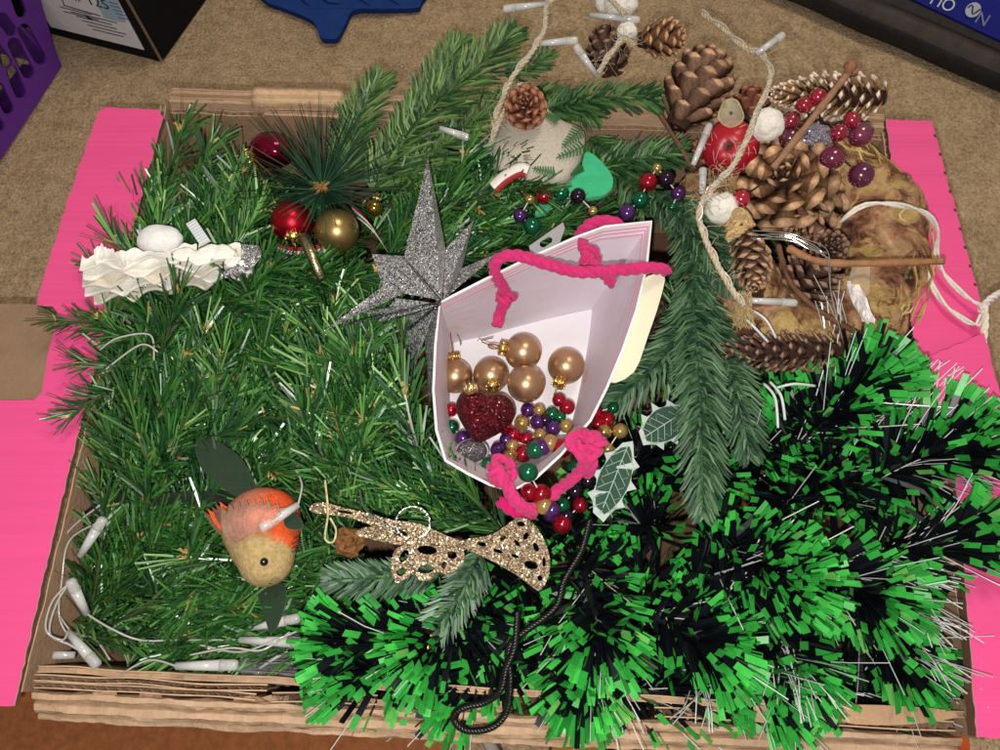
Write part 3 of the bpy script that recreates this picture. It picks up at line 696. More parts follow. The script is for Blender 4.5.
def knot(mb, p, r, ax):
    t, a, b = frame(ax)
    for k in range(2):
        pts = [p + (a * cos(q) + b * sin(q)) * r + t * (r * .8 * sin(q * .5 + k)) for q in (2 * pi * i / 10 + k * 2 for i in range(9))]
        mb.rope(pts, r * .55, HP, 2, .02)
rr = .0042
mb = MB()
mb.rope([P(497, 326, .195), P(500, 312, .2), P(506, 300, .205), P(503, 288, .212), P(497, 278, .224), P(494, 266, .236), P(502, 257, .242), P(520, 256, .243), P(550, 265, .245), P(580, 272, .246), P(620, 270, .246), P(650, 268, .245), P(668, 271, .238)], rr, HP, 3, .021)
knot(mb, P(506, 299, .207), .0055, V((.3, 1, 0)))
mb.rope([P(582, 242, .231), P(586, 252, .235), P(592, 262, .236), P(602, 272, .236), P(612, 284, .226)], rr * .95, HP, 3, .02); knot(mb, P(588, 258, .232), .006, V((.5, -1, 0)))
mb.rope([P(578, 236, .215), P(590, 224, .225), P(605, 221, .226), P(620, 224, .22)], rr, HP, 3, .02)
mb.build('rope_handle', M['rope'], bag, True)
mb = MB()
mb.rope([P(492, 466, .222), P(500, 472, .235), P(506, 484, .238), P(515, 500, .232), P(530, 510, .222), P(548, 500, .212), P(560, 488, .21), P(575, 476, .222), P(586, 462, .235), P(588, 448, .238)], rr, HP, 3, .021)
mb.rope([P(588, 474, .222), P(592, 462, .24), P(598, 448, .24)], rr * .95, HP, 2, .02)
knot(mb, P(588, 447, .236), .0075, V((.4, 1, .6))); knot(mb, P(580, 443, .238), .006, V((1, .2, .6))); knot(mb, P(501, 470, .233), .0062, V((.2, -1, .4)))
mb.rope([P(500, 500, .205), P(515, 512, .2), P(535, 514, .198)], rr, C(220, 20, 112), 3, .02)
mb.build('rope_handle', M['rope'], bag, True)
mb = MB(); mb.plate([[(529, 246), (563, 222), (565, 228), (560, 242), (532, 258)], capsule((543, 244), (549, 240), 3.4)], lambda p: P(*p, .222), V((0, 0, -.0006)), C(206, 200, 204)); mb.build('price_tag_hanger', M['clear'])
tag(bpy.data.objects['price_tag_hanger'], 'clear plastic hanging tab with a hole behind the gift bag', 'tag')
mb = MB(); mb.plate([sm2([(640, 282), (664, 274), (660, 300), (648, 336), (634, 372), (610, 382), (622, 350), (633, 318)], 3)], lambda p: P(p[0], p[1], .226 + (p[0] - 640) * .0004), V((0, 0, -.0008)), C(226, 222, 196))
tag(mb.build('card_strip', M['paper']), 'cream card strip tucked against the side of the gift bag', 'card')

# ------------------------------------------------------------------ baubles, heart and beads
def bauble(label, px, py, z, rp, c, m='satin', cap=None, loop=False, group=None, sc=(1, 1, 1)):
    p = P(px, py, z); r = S(p, rp); t = thing('bauble', label, 'bauble', group); mb = MB(); mb.ball(p, r, c, 32, 18, sc); mb.build('ball', M[m], t, True)
    if cap:
        d = V(cap).normalized(); q = p + d * r * .93; mb = MB()
        mb.tube([q, q + d * r * .42], lambda u: r * .34, C(214, 180, 110), 12); tt, a, b = frame(d)
        for k in range(10): an = 2 * pi * k / 10; o = q + (a * cos(an) + b * sin(an)) * r * .36; mb.tube([o, o + d * r * .4], r * .06, C(226, 196, 130), 4)
        k_ = mb.build('cap', M['gold'], t, True); mb = MB()
        mb.tube([q + d * r * .4 + (tt * (1 - cos(x)) + a * sin(x)) * r * .3 for x in (2 * pi * i / 12 for i in range(13))], r * .045, C(210, 176, 104), 5)
        if loop: mb.tube(smooth([q + d * r * .7, q + d * r * 1.6 + a * r * .4, q + d * r * 1.4 - a * r * .5 + b * r * .4, q + d * r * .8 + b * r * .5], 6), r * .035, C(200, 168, 100), 5)
        mb.build('loop', M['gold'], k_)
    return t
GB = C(196, 160, 122)
bauble('satin gold bauble in the gift bag touching its left paper side', 455, 376, .124, 17.5, GB, cap=(-.1, 1, .35), loop=True)
bauble('satin gold bauble in the gift bag directly above the red glitter heart', 491, 375, .126, 18, GB, cap=(.1, -.9, .7))
bauble('satin gold bauble in the gift bag with its cap and wire loop showing', 523, 352, .135, 18.5, GB, cap=(-1, .1, .25), loop=True)
bauble('satin gold bauble in the gift bag in the middle of the other gold ones', 526, 384, .142, 19, GB)
bauble('satin gold bauble in the gift bag standing apart on the white bottom', 566, 366, .124, 18.5, GB, cap=(-.4, -1, .2))
bauble('satin red bauble with a gold cap under the dark pine pick', 292, 222, .185, 21, C(176, 20, 40), cap=(.25, -1, .35))
bauble('satin old gold bauble under the dark pine pick', 337, 231, .182, 22, C(180, 152, 96))
bauble('shiny dark red bauble beside the back wall of the box', 272, 151, .165, 22, C(150, 20, 60), 'shiny', cap=(-.9, -.4, .1), sc=(1.05, .8, .8))
bauble('tiny gold bauble beside the dark pine pick needles', 374, 208, .17, 9, C(190, 150, 60), 'shiny', cap=(.3, 1, .3))
mb = MB(); mb.tube(path([(250, 156, .18), (262, 178, .185), (272, 196, .188), (276, 205, .186)]), .0006, C(206, 170, 60), 4); mb.tube(path([(250, 156, .18), (268, 172, .187), (284, 190, .19)]), .0006, C(206, 170, 60), 4)
tag(mb.build('gold_thread', M['gold']), 'thin gold hanging thread of the dark red bauble', 'thread')
mb = MB(); mb.tube([P(303, 236, .205), P(312, 256, .205), P(322, 280, .2)], lambda u: .0042 - .001 * u, C(206, 190, 150), 10); tag(mb.build('gold_clip', M['gold'], smooth=True), 'gold clip hanging below the satin red bauble', 'clip')
# heart
ht = thing('heart_bauble', 'dark red glitter heart bauble lying on the beads in the gift bag', 'bauble'); hc = P(484, 415, .15); hr = S(hc, 31)
mb = MB(); rows = []
for i in range(19):
    th = pi * i / 18; row = []
    for j in range(36):
        ph = 2 * pi * j / 36; x = sin(ph) ** 3; y = (13 * cos(ph) - 5 * cos(2 * ph) - 2 * cos(3 * ph) - cos(4 * ph)) / 16 + .12; x = .58 * x + .42 * sin(ph); y = .54 * y + .46 * cos(ph)
        s_ = sin(th) ** .9; q = V((x * .98 * s_, y * .98 * s_, cos(th) * .8)); row.append(hc + (Matrix.Rotation(RAD(-14), 3, 'Z') @ q) * hr)
    rows.append(row)
mb.grid(rows, C(98, 16, 26), True); mb.build('heart', M['rglit'], ht, True)
mb = MB(); q = P(472, 394, .166); mb.tube([q, q + V((-.25, .9, .3)) * .008], .0045, C(226, 196, 140), 12)
for k in range(8): o = q + V((cos(k * .785) * .0045, 0, sin(k * .785) * .0045)); mb.tube([o, o + V((-.25, .9, .3)) * .0085], .0008, C(236, 210, 150), 4)
mb.build('cap', M['gold'], ht, True)
t = thing('grey_dome', 'grey frosted half dome between the beads in the gift bag', 'ornament'); mb = MB(); p = P(472, 451, .145); mb.ball(p, S(p, 14), C(128, 120, 124), 24, 12, (1.1, .85, .8)); mb.build('dome', M['glitter'], t, True)
mb = MB(); mb.tube([p + V((cos(a) * 1.1, sin(a) * .85, -.1)) * S(p, 14.4) for a in (2 * pi * k / 24 for k in range(25))], .0008, C(170, 165, 168), 5); mb.build('dome_rim', M['plastic'], t)
RB, GNB, PB, GDB, DKB = C(178, 22, 46), C(22, 112, 76), C(98, 52, 128), C(204, 168, 100), C(50, 34, 52)
def beads(label, L, zf):
    g = thing('bead_garland', label, 'bead garland'); last = None; st = MB()
    for (x, y, r, c) in L:
        p = P(x, y, zf(x, y)); rr = S(p, r); mb = MB(); mb.ball(p, rr, jit(c, .08), 20, 12, (1, 1, .96)); o = mb.build('bead', M['bead'], g, True)
        if last is not None and (p - last).length < .021: st.tube([last, p], .0005, C(220, 214, 206), 4)
        last = p
    st.build('string', M['rope'], g)
beads('red, green, purple and gold bead garland heaped inside the gift bag', [(451, 410, 7, RB), (452, 427, 7.5, GNB), (463, 438, 8, PB), (498, 450, 8, PB), (488, 464, 7, GNB), (512, 446, 7, GDB), (510, 456, 8, GDB), (523, 454, 9, RB), (513, 435, 8, RB), (526, 439, 7.5, RB), (540, 435, 7, GDB), (522, 423, 8, GDB), (528, 410, 7.5, PB), (539, 410, 6.5, GDB), (538, 422, 8, PB), (552, 414, 7.5, GNB), (553, 428, 8, PB), (566, 426, 7, GDB), (567, 407, 8, RB), (559, 400, 7, RB), (560, 417, 7, GNB), (505, 428, 7, RB), (533, 446, 7, DKB), (506, 440, 7, PB), (545, 420, 7, DKB)], lambda x, y: .128 + .0006 * max(0, y - 425) + U(0, .004))
beads('row of big beads with a green one on the front edge of the gift bag', [(562, 448, 10, RB), (550, 443, 9, GDB), (542, 447, 9, PB), (535, 450, 9.5, GNB), (528, 472, 10.5, GNB), (541, 494, 10.5, RB), (544, 506, 9, GDB), (552, 510, 8, PB), (529, 492, 9, RB)], lambda x, y: .168 if y < 460 else .236 if y < 480 else .222)
beads('dark shiny beads in the shade between gift bag and tinsel', [(574, 468, 8, GNB), (588, 481, 8, DKB), (575, 491, 9, DKB), (562, 505, 9, GNB), (550, 514, 8, PB), (566, 516, 8, DKB), (562, 524, 10, RB), (580, 505, 8, RB), (595, 470, 7, PB)], lambda x, y: .19)
beads('red and gold beads beside the holly leaf outside the gift bag', [(607, 419, 8, RB), (604, 432, 8, GDB), (620, 431, 8, GDB), (608, 449, 6.5, GDB), (601, 442, 7, DKB), (598, 424, 7, RB), (613, 408, 6, GNB), (596, 412, 7, RB)], lambda x, y: .185)
beads('red, green and purple beads below the linen ornament', [(544, 196, 9, RB), (561, 193, 8.5, GNB), (578, 196, 8, DKB), (593, 211, 5, GDB), (530, 199, 5.5, GDB), (520, 216, 7, PB), (532, 226, 9, GNB), (551, 190, 3, GDB)], lambda x, y: .19)
beads('red, green and purple beads hanging from the fir tip beside the gift bag corner', [(627, 213, 9, PB), (640, 200, 9, GNB), (648, 182, 9.5, RB), (657, 168, 5, GDB), (666, 179, 8.5, DKB), (678, 194, 7.5, PB), (672, 207, 4, GNB)], lambda x, y: .195)

# ================================================================== holly leaves
def holly(label, tip, base, wpx, z):
    t = thing('holly_leaf', label, 'leaf'); T, Bs = V((*tip, 0)), V((*base, 0)); ax = (Bs - T); L = ax.length; ax.normalize(); nn = V((-ax.y, ax.x, 0))
    def outline(k, spike):
        o = []; m = 4
        def at(f, s, w_): q = T + ax * (L * f) + nn * s * w_; return (q.x, q.y)
        for s in (1, -1):
            fs = [i / (m * 4) for i in range(m * 4 + 1)]
            if s == -1: fs = fs[::-1]
            for f in fs[(0 if s == 1 else 1):(None if s == 1 else -1)]:
                w_ = wpx * sin(pi * min(1, .05 + .93 * f)) ** .75; ph = (f * m) % 1
                sp = (.72 + .42 * abs(2 * ph - 1) ** 3) if spike else .72
                g_ = f if spike else .09 + .84 * f
                o.append(at(g_, s, w_ * sp + (.4 if 0 < f < 1 else 0)))
        return o
    zf = lambda p: z + .004 * nz((p[0] * .05, p[1] * .05, 1)) - .0001 * abs((V((*p, 0)) - T).dot(nn))
    mb = MB(); mb.plate([outline(1, True)], lambda p: P(*p, zf(p)), V((0, 0, -.0006)), C(186, 196, 188)); e = mb.build('leaf_margin', M['felt'], t)
    mb = MB(); mb.plate([outline(.72, False)], lambda p: P(*p, zf(p) + .0006), V((0, 0, -.0004)), C(54, 82, 66)); b = mb.build('leaf_blade', M['felt'], t)
    mb = MB(); Q = lambda a, s: (lambda q: P(q.x, q.y, zf((q.x, q.y)) + .0011))(T + ax * (L * a) + nn * s)
    mb.tube([Q(.06, 0), Q(.5, 0), Q(.98, 0)], .0004, C(166, 184, 168), 4)
    for i in range(6):
        f = .15 + .13 * i
        for s in (1, -1):
            q = [Q(f + .08, 0), Q(f, s * wpx * .34), Q(f - .06, s * wpx * .6)]; mb.tube(q, .00028, C(150, 172, 156), 4); mb.tube([q[1], Q(f + .05, s * wpx * .58)], .0002, C(140, 164, 148), 4)
    mb.build('vein', M['felt'], b)
holly('frosted holly leaf pointing down onto the green tipped tinsel', (598, 520), (630, 440), 21, .2)
holly('frosted holly leaf half hidden under the large fir branch', (640, 440), (690, 408), 22, .192)

# ================================================================== robin
rb = thing('robin_ornament', 'artificial robin with orange breast and feathered wings lying head down in the garland', 'bird')
hd, bd = P(267, 562, .19), P(268, 525, .18)
prof = smooth([(-.034, .001, 0), (-.0325, .010, 0), (-.026, .0175, 0), (-.015, .022, 0), (-.004, .0245, 0), (.008, .028, 0), (.018, .0285, 0), (.028, .026, 0), (.036, .02, 0), (.043, .009, 0), (.045, .001, 0)], 5)
axb = (P(257, 505, .178) - P(268, 583, .192)).normalized(); cb = P(264, 542, .183)
t_, a_, b_ = frame(axb); b_ = b_ if b_.x > 0 else -b_
mb = MB(); rows = [[cb + t_ * q_.x * .86 + (b_ * cos(q) + a_ * sin(q) * .9) * q_.y * (.9 if q_.x > -.01 else .84) for q in (2 * pi * k / 48 for k in range(48))] for q_ in prof]
def rcol(i, j):
    q = 2 * pi * j / 48; lat = cos(q); x_ = prof[i].x + .005 * nz(rows[i][j], 160)
    th = -.004 - .014 * lat if lat > -.2 else .006 - .01 * lat
    w_ = max(0, min(1, (x_ - th) / .006))
    back = lerp(C(228, 92, 46), C(190, 116, 96), max(0, min(1, (x_ - .014 - .016 * lat) / .012)))
    if lat < -.35: back = lerp(back, C(150, 116, 96), .8)
    return jit(lerp(jit(C(180, 154, 106), .05), back, w_), .08)
mb.grid(rows, rcol, True); mb.build('body', M['feather'], rb, True)
def feather(mb, a, b, wd, c, lift):
    d = b - a; n = d.cross(CAM - a).normalized(); m = 7; u_ = (CAM - a).normalized()
    mb.grid([[a + d * (i / m) + n * wd * s * sin(pi * min(.97, .1 + i / m * .9)) + u_ * (lift * sin(pi * i / m) + (.0006 if s == 0 else 0)) for s in (-1, 0, 1)] for i in range(m + 1)], c)
mb = MB()
for k in range(9): feather(mb, P(236 + 3.0 * k, 544 - 2.2 * k, .204 + .0012 * k), P(222 + 8 * k, 508 - 9 * sin(k * .39), .205 + .002 * sin(k * .39)), .0046, jit(lerp(C(140, 108, 92), C(206, 130, 108), k / 8), .1), .0055)
for k in range(12):
    f = rnd(); x0 = 226 + 62 * f; mb.tube([P(240 + 26 * f, 540 - 18 * f, .2125 + .002 * sin(pi * f)), P(x0 + 4, 520 - 10 * sin(pi * f), .216), P(x0, 505 - 9 * sin(pi * f), .211)], .00014, C(190, 160, 144), 3, False)
w1 = mb.build('wing', M['feather'], rb, True)
mb = MB()
for k in range(5): feather(mb, P(232 + k, 540 - 3 * k, .186), P(204 + 4 * k, 512 - 2.5 * k, .182 + .001 * k), .003, [C(120, 88, 70), C(226, 96, 48), C(110, 80, 66)][k % 3], .002)
mb.build('tail', M['feather'], rb, True)
mb = MB(); pe = PP(264, 562, cb + (CAM - cb).normalized() * .0245, (CAM - cb).normalized()); mb.ball(pe, .0026, C(14, 12, 12), 14, 9); mb.build('eye', M['berry'], rb, True)
mb = MB(); mb.tube([P(283, 570, .186), P(290, 574, .184)], lambda u: .002 * (1 - u) + .0002, C(40, 34, 30), 8); mb.build('beak', M['plastic'], rb, True)
mb = MB()
for k in range(4): mb.tube([P(282 + k, 545 + k * 3, .19), P(300 + 3 * k, 535 + 4 * k, .19)], .0004, C(40, 36, 34), 4)
mb.build('claw', M['plastic'], rb)
# dark leaves and ribbon
for lbl, pp, z in [('dark green velvet leaf half buried in the garland above the robin', [(196, 440), (215, 440), (238, 455), (252, 478), (255, 496), (236, 496), (212, 480), (198, 462)], .186),
                   ('dark green velvet leaf below the robin head', [(258, 588), (282, 584), (286, 600), (278, 625), (270, 632), (264, 614)], .168),
                   ('dark green velvet leaf behind the robin breast', [(285, 513), (297, 514), (303, 526), (295, 530), (285, 526)], .2)]:
    mb = MB(); mb.plate([sm2(pp, 4)], lambda p: P(*p, z + .004 * nz((p[0] * .06, p[1] * .06, 2))), V((0, 0, -.0012)), C(44, 60, 44)); tag(mb.build('velvet_leaf', M['felt']), lbl, 'leaf')
mb = MB(); a = path([(108, 497, .16), (150, 500, .162), (200, 496, .168), (250, 499, .176)], 8)
mb.grid([[p + V((0, -.004 + .004 * k, .0015 * (k % 2))) for k in range(3)] for p in a], C(34, 38, 34)); tag(mb.build('dark_ribbon', M['felt']), 'black velvet ribbon running left from the robin', 'ribbon')

# ================================================================== gold filigree ornament
fg = thing('filigree_ornament', 'gold glitter filigree butterfly shaped ornament with cut out wings', 'ornament')
GG = C(196, 172, 140)
def zf(x, y): return .214 + .0001 * (y - 540)
def cut(name, outer, holes, n=5):
    mb = MB(); mb.plate([sm2(outer, n)] + [sm2(h_, 4) for h_ in holes], lambda p: P(*p, zf(*p)), V((0, 0, -.002)), GG); return mb.build(name, M['gglit'], fg)
def ell(x, y, a, b, r=0): return [(x + a * cos(q) * cos(r) - b * sin(q) * sin(r), y + a * cos(q) * sin(r) + b * sin(q) * cos(r)) for q in (2 * pi * k / 8 for k in range(8))]
cut('wing', [(460, 541), (490, 535), (508, 524), (520, 517), (534, 524), (545, 542), (550, 560), (548, 578), (540, 590), (534, 588), (515, 574), (490, 560), (466, 549)],
    [ell(531, 565, 7, 4, .3), ell(536, 547, 2.6, 5, -.4), ell(521, 524, 4, 2.6, .2), ell(517, 543, 4, 2, .9), ell(503, 538, 3.5, 2, -.5), ell(482, 544, 4.5, 2.4, .3), ell(515, 556, 4, 1.8, .3), ell(498, 551, 5, 1.8, .3), ell(526, 536, 2.5, 4, .6), ell(544, 562, 1.8, 5, 0), ell(540, 578, 2.5, 3, 0)])
cut('wing', [(394, 552), (402, 546), (420, 543), (445, 545), (462, 550), (464, 560), (456, 570), (446, 574), (436, 572), (430, 580), (420, 580), (413, 574), (404, 580), (395, 582), (391, 570)],
    [ell(404, 556, 4, 7, .5), ell(427, 550, 10, 4.5, .1), ell(452, 555, 5, 4, .3), ell(401, 572, 3.6, 5, .6), ell(426, 569, 8, 4.5, -.1), ell(444, 565, 2.4, 4, .2)])
cut('body', [(310, 506), (322, 502), (345, 508), (372, 514), (392, 520), (420, 524), (445, 535), (464, 543), (462, 551), (430, 545), (402, 545), (375, 540), (356, 534), (362, 528), (372, 526), (350, 518), (325, 514), (312, 512)],
    [ell(345, 512, 8, 1.6, .15), ell(400, 533, 7, 3, .2)])
mb = MB(); mb.tube([P(413 + 17 * cos(q), 523 + 17 * sin(q) * .95, .213) for q in (2 * pi * k / 24 for k in range(25))], .0008, C(188, 190, 186), 6); mb.tube(path([(398, 534, .212), (388, 526, .214), (366, 510, .214), (360, 490, .212)]), .0007, C(180, 184, 178), 5)
mb.build('hanging_ring', M['gold'], fg)
mb = MB(); mb.tube(path([(325, 480, .215), (328, 512, .214), (325, 538, .212), (333, 542, .212), (336, 530, .213), (330, 518, .215)]), .0006, C(206, 196, 150), 5); tag(mb.build('gold_thread', M['twine']), 'fine gold thread looped over the end of the filigree ornament', 'thread')
mb = MB(); mb.ball(P(348, 542, .18), .010, C(140, 96, 56), 14, 9, (1, .9, .8), .5, 4); tag(mb.build('pine_cone', M['cone']), 'tiny tan cone under the gold filigree ornament', 'pine cone')

# ================================================================== white ruffled felt ornament
wf = thing('felt_ornament', 'white ruffled felt ornament with silver glitter edge lying across the pink flap', 'ornament')
def ruffle(name, pts, z, wd, c, amp, fr, tilt, seed):
    sp = path([(x, y, z) for x, y in pts], 12); mb = MB(); rows = []; m = len(sp)
    for i, p in enumerate(sp):
        t, a, b = frame(sp[min(i + 1, m - 1)] - sp[max(i - 1, 0)]); f = i / (m - 1); ww = wd * (.55 + .45 * sin(pi * min(1, f * 1.1)))
        k = amp * sin(f * fr * 2 * pi + seed) + amp * .8 * nz((f * 6, seed, 0)); row = []
        for s in (0, .35, .7, 1): row.append(p + b * (-ww * (s - .3)) + a * (ww * tilt * s + k * (.25 + s * s)) + b * k * .6 * s)
        top = row; bot = [q - a * .0016 for q in row][::-1]; rows.append(top + bot)
    mb.grid(rows, lambda i, j: jit(c, .03), True); return mb.build(name, M['felt'], wf, True)
W1, W2 = C(248, 244, 234), C(236, 226, 208)
def felt_layer(x0, x1, top, bot, z, c, fr, ph, amp):
    mb = MB(); nx_, ny_ = 60, 9; up_, lo2 = [], []
    for q_ in range(ny_ + 1):
        g_ = q_ / ny_; r1, r2 = [], []
        for i in range(nx_ + 1):
            f = i / nx_; x = x0 + (x1 - x0) * f; ta = top(f) + 3.2 * sin(f * fr * 1.7 * pi + ph * 2) + 3 * nz((f * 14, ph, 5)) * 1.4; wv = sin(f * fr * 2 * pi + ph) + .6 * nz((f * 9, ph, 0))
            ba = bot(f) + amp * wv * min(1, f * 6) * min(1, (1 - f) * 5 + .25); y = ta + (ba - ta) * g_
            zz = z + .0052 * g_ ** 3 + .0035 * g_ * cos(f * fr * 2 * pi + ph) + .001 * nz((f * 12, g_ * 2, ph))
            p = P(x + 2.5 * g_ * cos(f * fr * 2 * pi + ph), y, zz); r1.append(p); r2.append(p - V((0, 0, .0022)))
        up_.append(r1); lo2.append(r2)
    mb.grid(up_ + lo2[::-1] + [up_[0]], lambda i, j: jit(c, .025)); mb.build('ruffle', M['felt'], wf, True)
tl = lambda a, b: (lambda f: a + (b - a) * f)
felt_layer(92, 250, tl(284, 256), tl(304, 276), .186, W2, 4.4, .5, 4)
felt_layer(86, 250, tl(276, 252), tl(296, 272), .192, W1, 3.8, 2.2, 4.5)
felt_layer(83, 246, tl(268, 250), tl(287, 268), .198, W2, 3.5, 4.4, 4.5)
felt_layer(82, 240, tl(262, 246), tl(279, 262), .204, W1, 3.0, .9, 4.5)
felt_layer(82, 196, tl(256, 246), tl(270, 256), .21, W1, 2.2, 3.0, 4)
felt_layer(94, 126, tl(248, 250), tl(262, 262), .212, W1, 1.1, 1.5, 3)
for k in range(7):
    x = 185 + 9 * k; mb = MB(); q = P(x + U(-4, 4), 256 + U(-4, 8), .214); mb.ball(q, S(q, U(8, 12)), jit(W1, .04), 20, 12, (1.15, .75, .22), .3, 2.0); mb.build('petal', M['felt'], wf, True)
mb = MB(); q = P(160, 240, .2); mb.ball(q, S(q, 19), C(240, 238, 236), 24, 14, (1.2, .85, .7), .08, 2); mb.build('ball', M['felt'], wf, True)
mb = MB(); q = path([(228, 276, .213), (243, 268, .214), (252, 256, .214), (250, 246, .21)], 6); mb.grid([[p + V((-.006 * s, .001, .001 * s + .001 * nz((i, s, 0)))) for s in (-1, 0, 1)] + [p + V((-.006 * s, .001, -.0016)) for s in (1, 0, -1)] for i, p in enumerate(q)], C(190, 188, 188), True); mb.build('glitter_edge', M['glitter'], wf)
mb = MB(); a, b = P(191, 222, .205), P(206, 244, .212); sd = V((.8, .6, 0)) * .0038
mb.box(a - sd, b - a, sd * 2, V((0, 0, .0012)), C(232, 236, 236))
for k in range(9): p = a.lerp(b, (k + .5) / 9); mb.box(p - sd + V((0, 0, .0012)), (b - a) * .05, sd * 2, V((0, 0, .0004)), C(214, 220, 222))
mb.build('clip', M['plastic'], wf)

# ================================================================== pine cones
def scale_mesh(c, tipc, w=.42):
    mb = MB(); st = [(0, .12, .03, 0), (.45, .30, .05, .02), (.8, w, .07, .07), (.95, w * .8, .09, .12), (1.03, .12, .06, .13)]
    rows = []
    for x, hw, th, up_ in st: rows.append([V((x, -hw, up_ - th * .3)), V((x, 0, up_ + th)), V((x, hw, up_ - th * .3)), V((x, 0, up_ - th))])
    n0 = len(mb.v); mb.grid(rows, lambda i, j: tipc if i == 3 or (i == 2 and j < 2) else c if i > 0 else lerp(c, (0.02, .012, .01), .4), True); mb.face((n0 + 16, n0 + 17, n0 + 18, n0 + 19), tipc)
    me = bpy.data.meshes.new('scale'); me.from_pydata([tuple(v) for v in mb.v], [], mb.f)
    at = me.attributes.new('Col', 'FLOAT_COLOR', 'FACE'); at.data.foreach_set('color', [x for q in mb.c for x in (*q, 1)])
    me.materials.append(M['cone_part']); me.polygons.foreach_set('use_smooth', [True] * len(me.polygons)); return me
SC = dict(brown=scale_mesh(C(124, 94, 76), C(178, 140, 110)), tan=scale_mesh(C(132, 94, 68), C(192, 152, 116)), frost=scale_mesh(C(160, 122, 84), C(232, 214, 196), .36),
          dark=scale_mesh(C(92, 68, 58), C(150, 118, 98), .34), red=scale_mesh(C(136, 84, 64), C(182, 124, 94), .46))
def cone(label, base, tip, rp, kind, n, open_=.5, pw=.75, parts=True, flat=False, wsc=1.0):
    t = thing('pine_cone', label, 'pine cone'); a, b = P(*base), P(*tip); ax = b - a; L = ax.length; T, u, v = frame(ax); R = S(a.lerp(b, .5), rp)
    mb = MB(); mb.tube([a + ax * (i / 8) for i in range(9)], lambda f: R * .38 * max(.15, sin(pi * min(1, .25 + .7 * f))), C(62, 42, 34), 10); core = mb.build('core', M['cone'], t)
    me = SC[kind]; acc = MB()
    for k in range(n):
        f = (k + .5) / n; hgt = f ** .9; rr = R * (max(.12, math.sin(pi * (.22 + .74 * hgt)) ** pw))
        an = k * 2.39996 + U(-.08, .08); rad = u * cos(an) + v * sin(an)
        el = open_ + (1.25 - open_) * f ** 2.2 + U(-.07, .07)
        d = (rad * cos(el) + T * sin(el)).normalized(); nn = (T * cos(el) - rad * sin(el)).normalized()
        ln = max(rr * .95, R * .3); w_ = min(ln, R * .95) * (.62 + .2 * (1 - f)) * wsc
        org = a + ax * (hgt * .92 - .02) + rad * rr * .08
        mtx = Matrix((d * ln, nn.cross(d) * w_, nn * ln * .9)).transposed().to_4x4(); mtx.translation = org
        if parts:
            o = link('scale', me, t); o.matrix_basis = mtx
        else:
            k0 = len(acc.v); acc.v += [mtx @ x.co for x in me.vertices]
            at = me.attributes['Col'].data
            for i, pl in enumerate(me.polygons): acc.face([k0 + q for q in pl.vertices], tuple(at[i].color)[:3])
    if not parts: acc.build('scales', M['cone'], t, True)
    return t
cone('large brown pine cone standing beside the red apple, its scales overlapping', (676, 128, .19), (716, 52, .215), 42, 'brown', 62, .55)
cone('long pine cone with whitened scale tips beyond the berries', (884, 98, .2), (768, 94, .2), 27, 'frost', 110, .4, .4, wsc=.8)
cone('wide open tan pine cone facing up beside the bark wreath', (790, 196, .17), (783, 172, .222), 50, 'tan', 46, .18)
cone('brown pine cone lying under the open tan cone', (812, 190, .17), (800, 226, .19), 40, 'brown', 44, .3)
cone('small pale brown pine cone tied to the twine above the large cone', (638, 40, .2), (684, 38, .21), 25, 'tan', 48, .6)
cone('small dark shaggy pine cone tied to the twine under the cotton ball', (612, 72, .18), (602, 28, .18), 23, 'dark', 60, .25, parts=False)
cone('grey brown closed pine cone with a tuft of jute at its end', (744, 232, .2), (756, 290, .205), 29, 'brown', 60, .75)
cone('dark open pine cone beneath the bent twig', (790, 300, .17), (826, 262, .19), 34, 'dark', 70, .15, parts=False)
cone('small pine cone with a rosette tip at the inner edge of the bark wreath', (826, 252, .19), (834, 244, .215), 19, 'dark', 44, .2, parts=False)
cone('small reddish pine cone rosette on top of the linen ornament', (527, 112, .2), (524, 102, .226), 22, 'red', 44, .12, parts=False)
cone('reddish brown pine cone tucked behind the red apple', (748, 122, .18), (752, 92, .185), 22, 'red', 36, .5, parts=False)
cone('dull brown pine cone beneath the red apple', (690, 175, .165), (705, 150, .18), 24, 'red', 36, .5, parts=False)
cone('long dark brown pine cone below the bark wreath', (842, 350, .192), (700, 352, .185), 25, 'dark', 110, .5, .5, parts=False, wsc=.8)
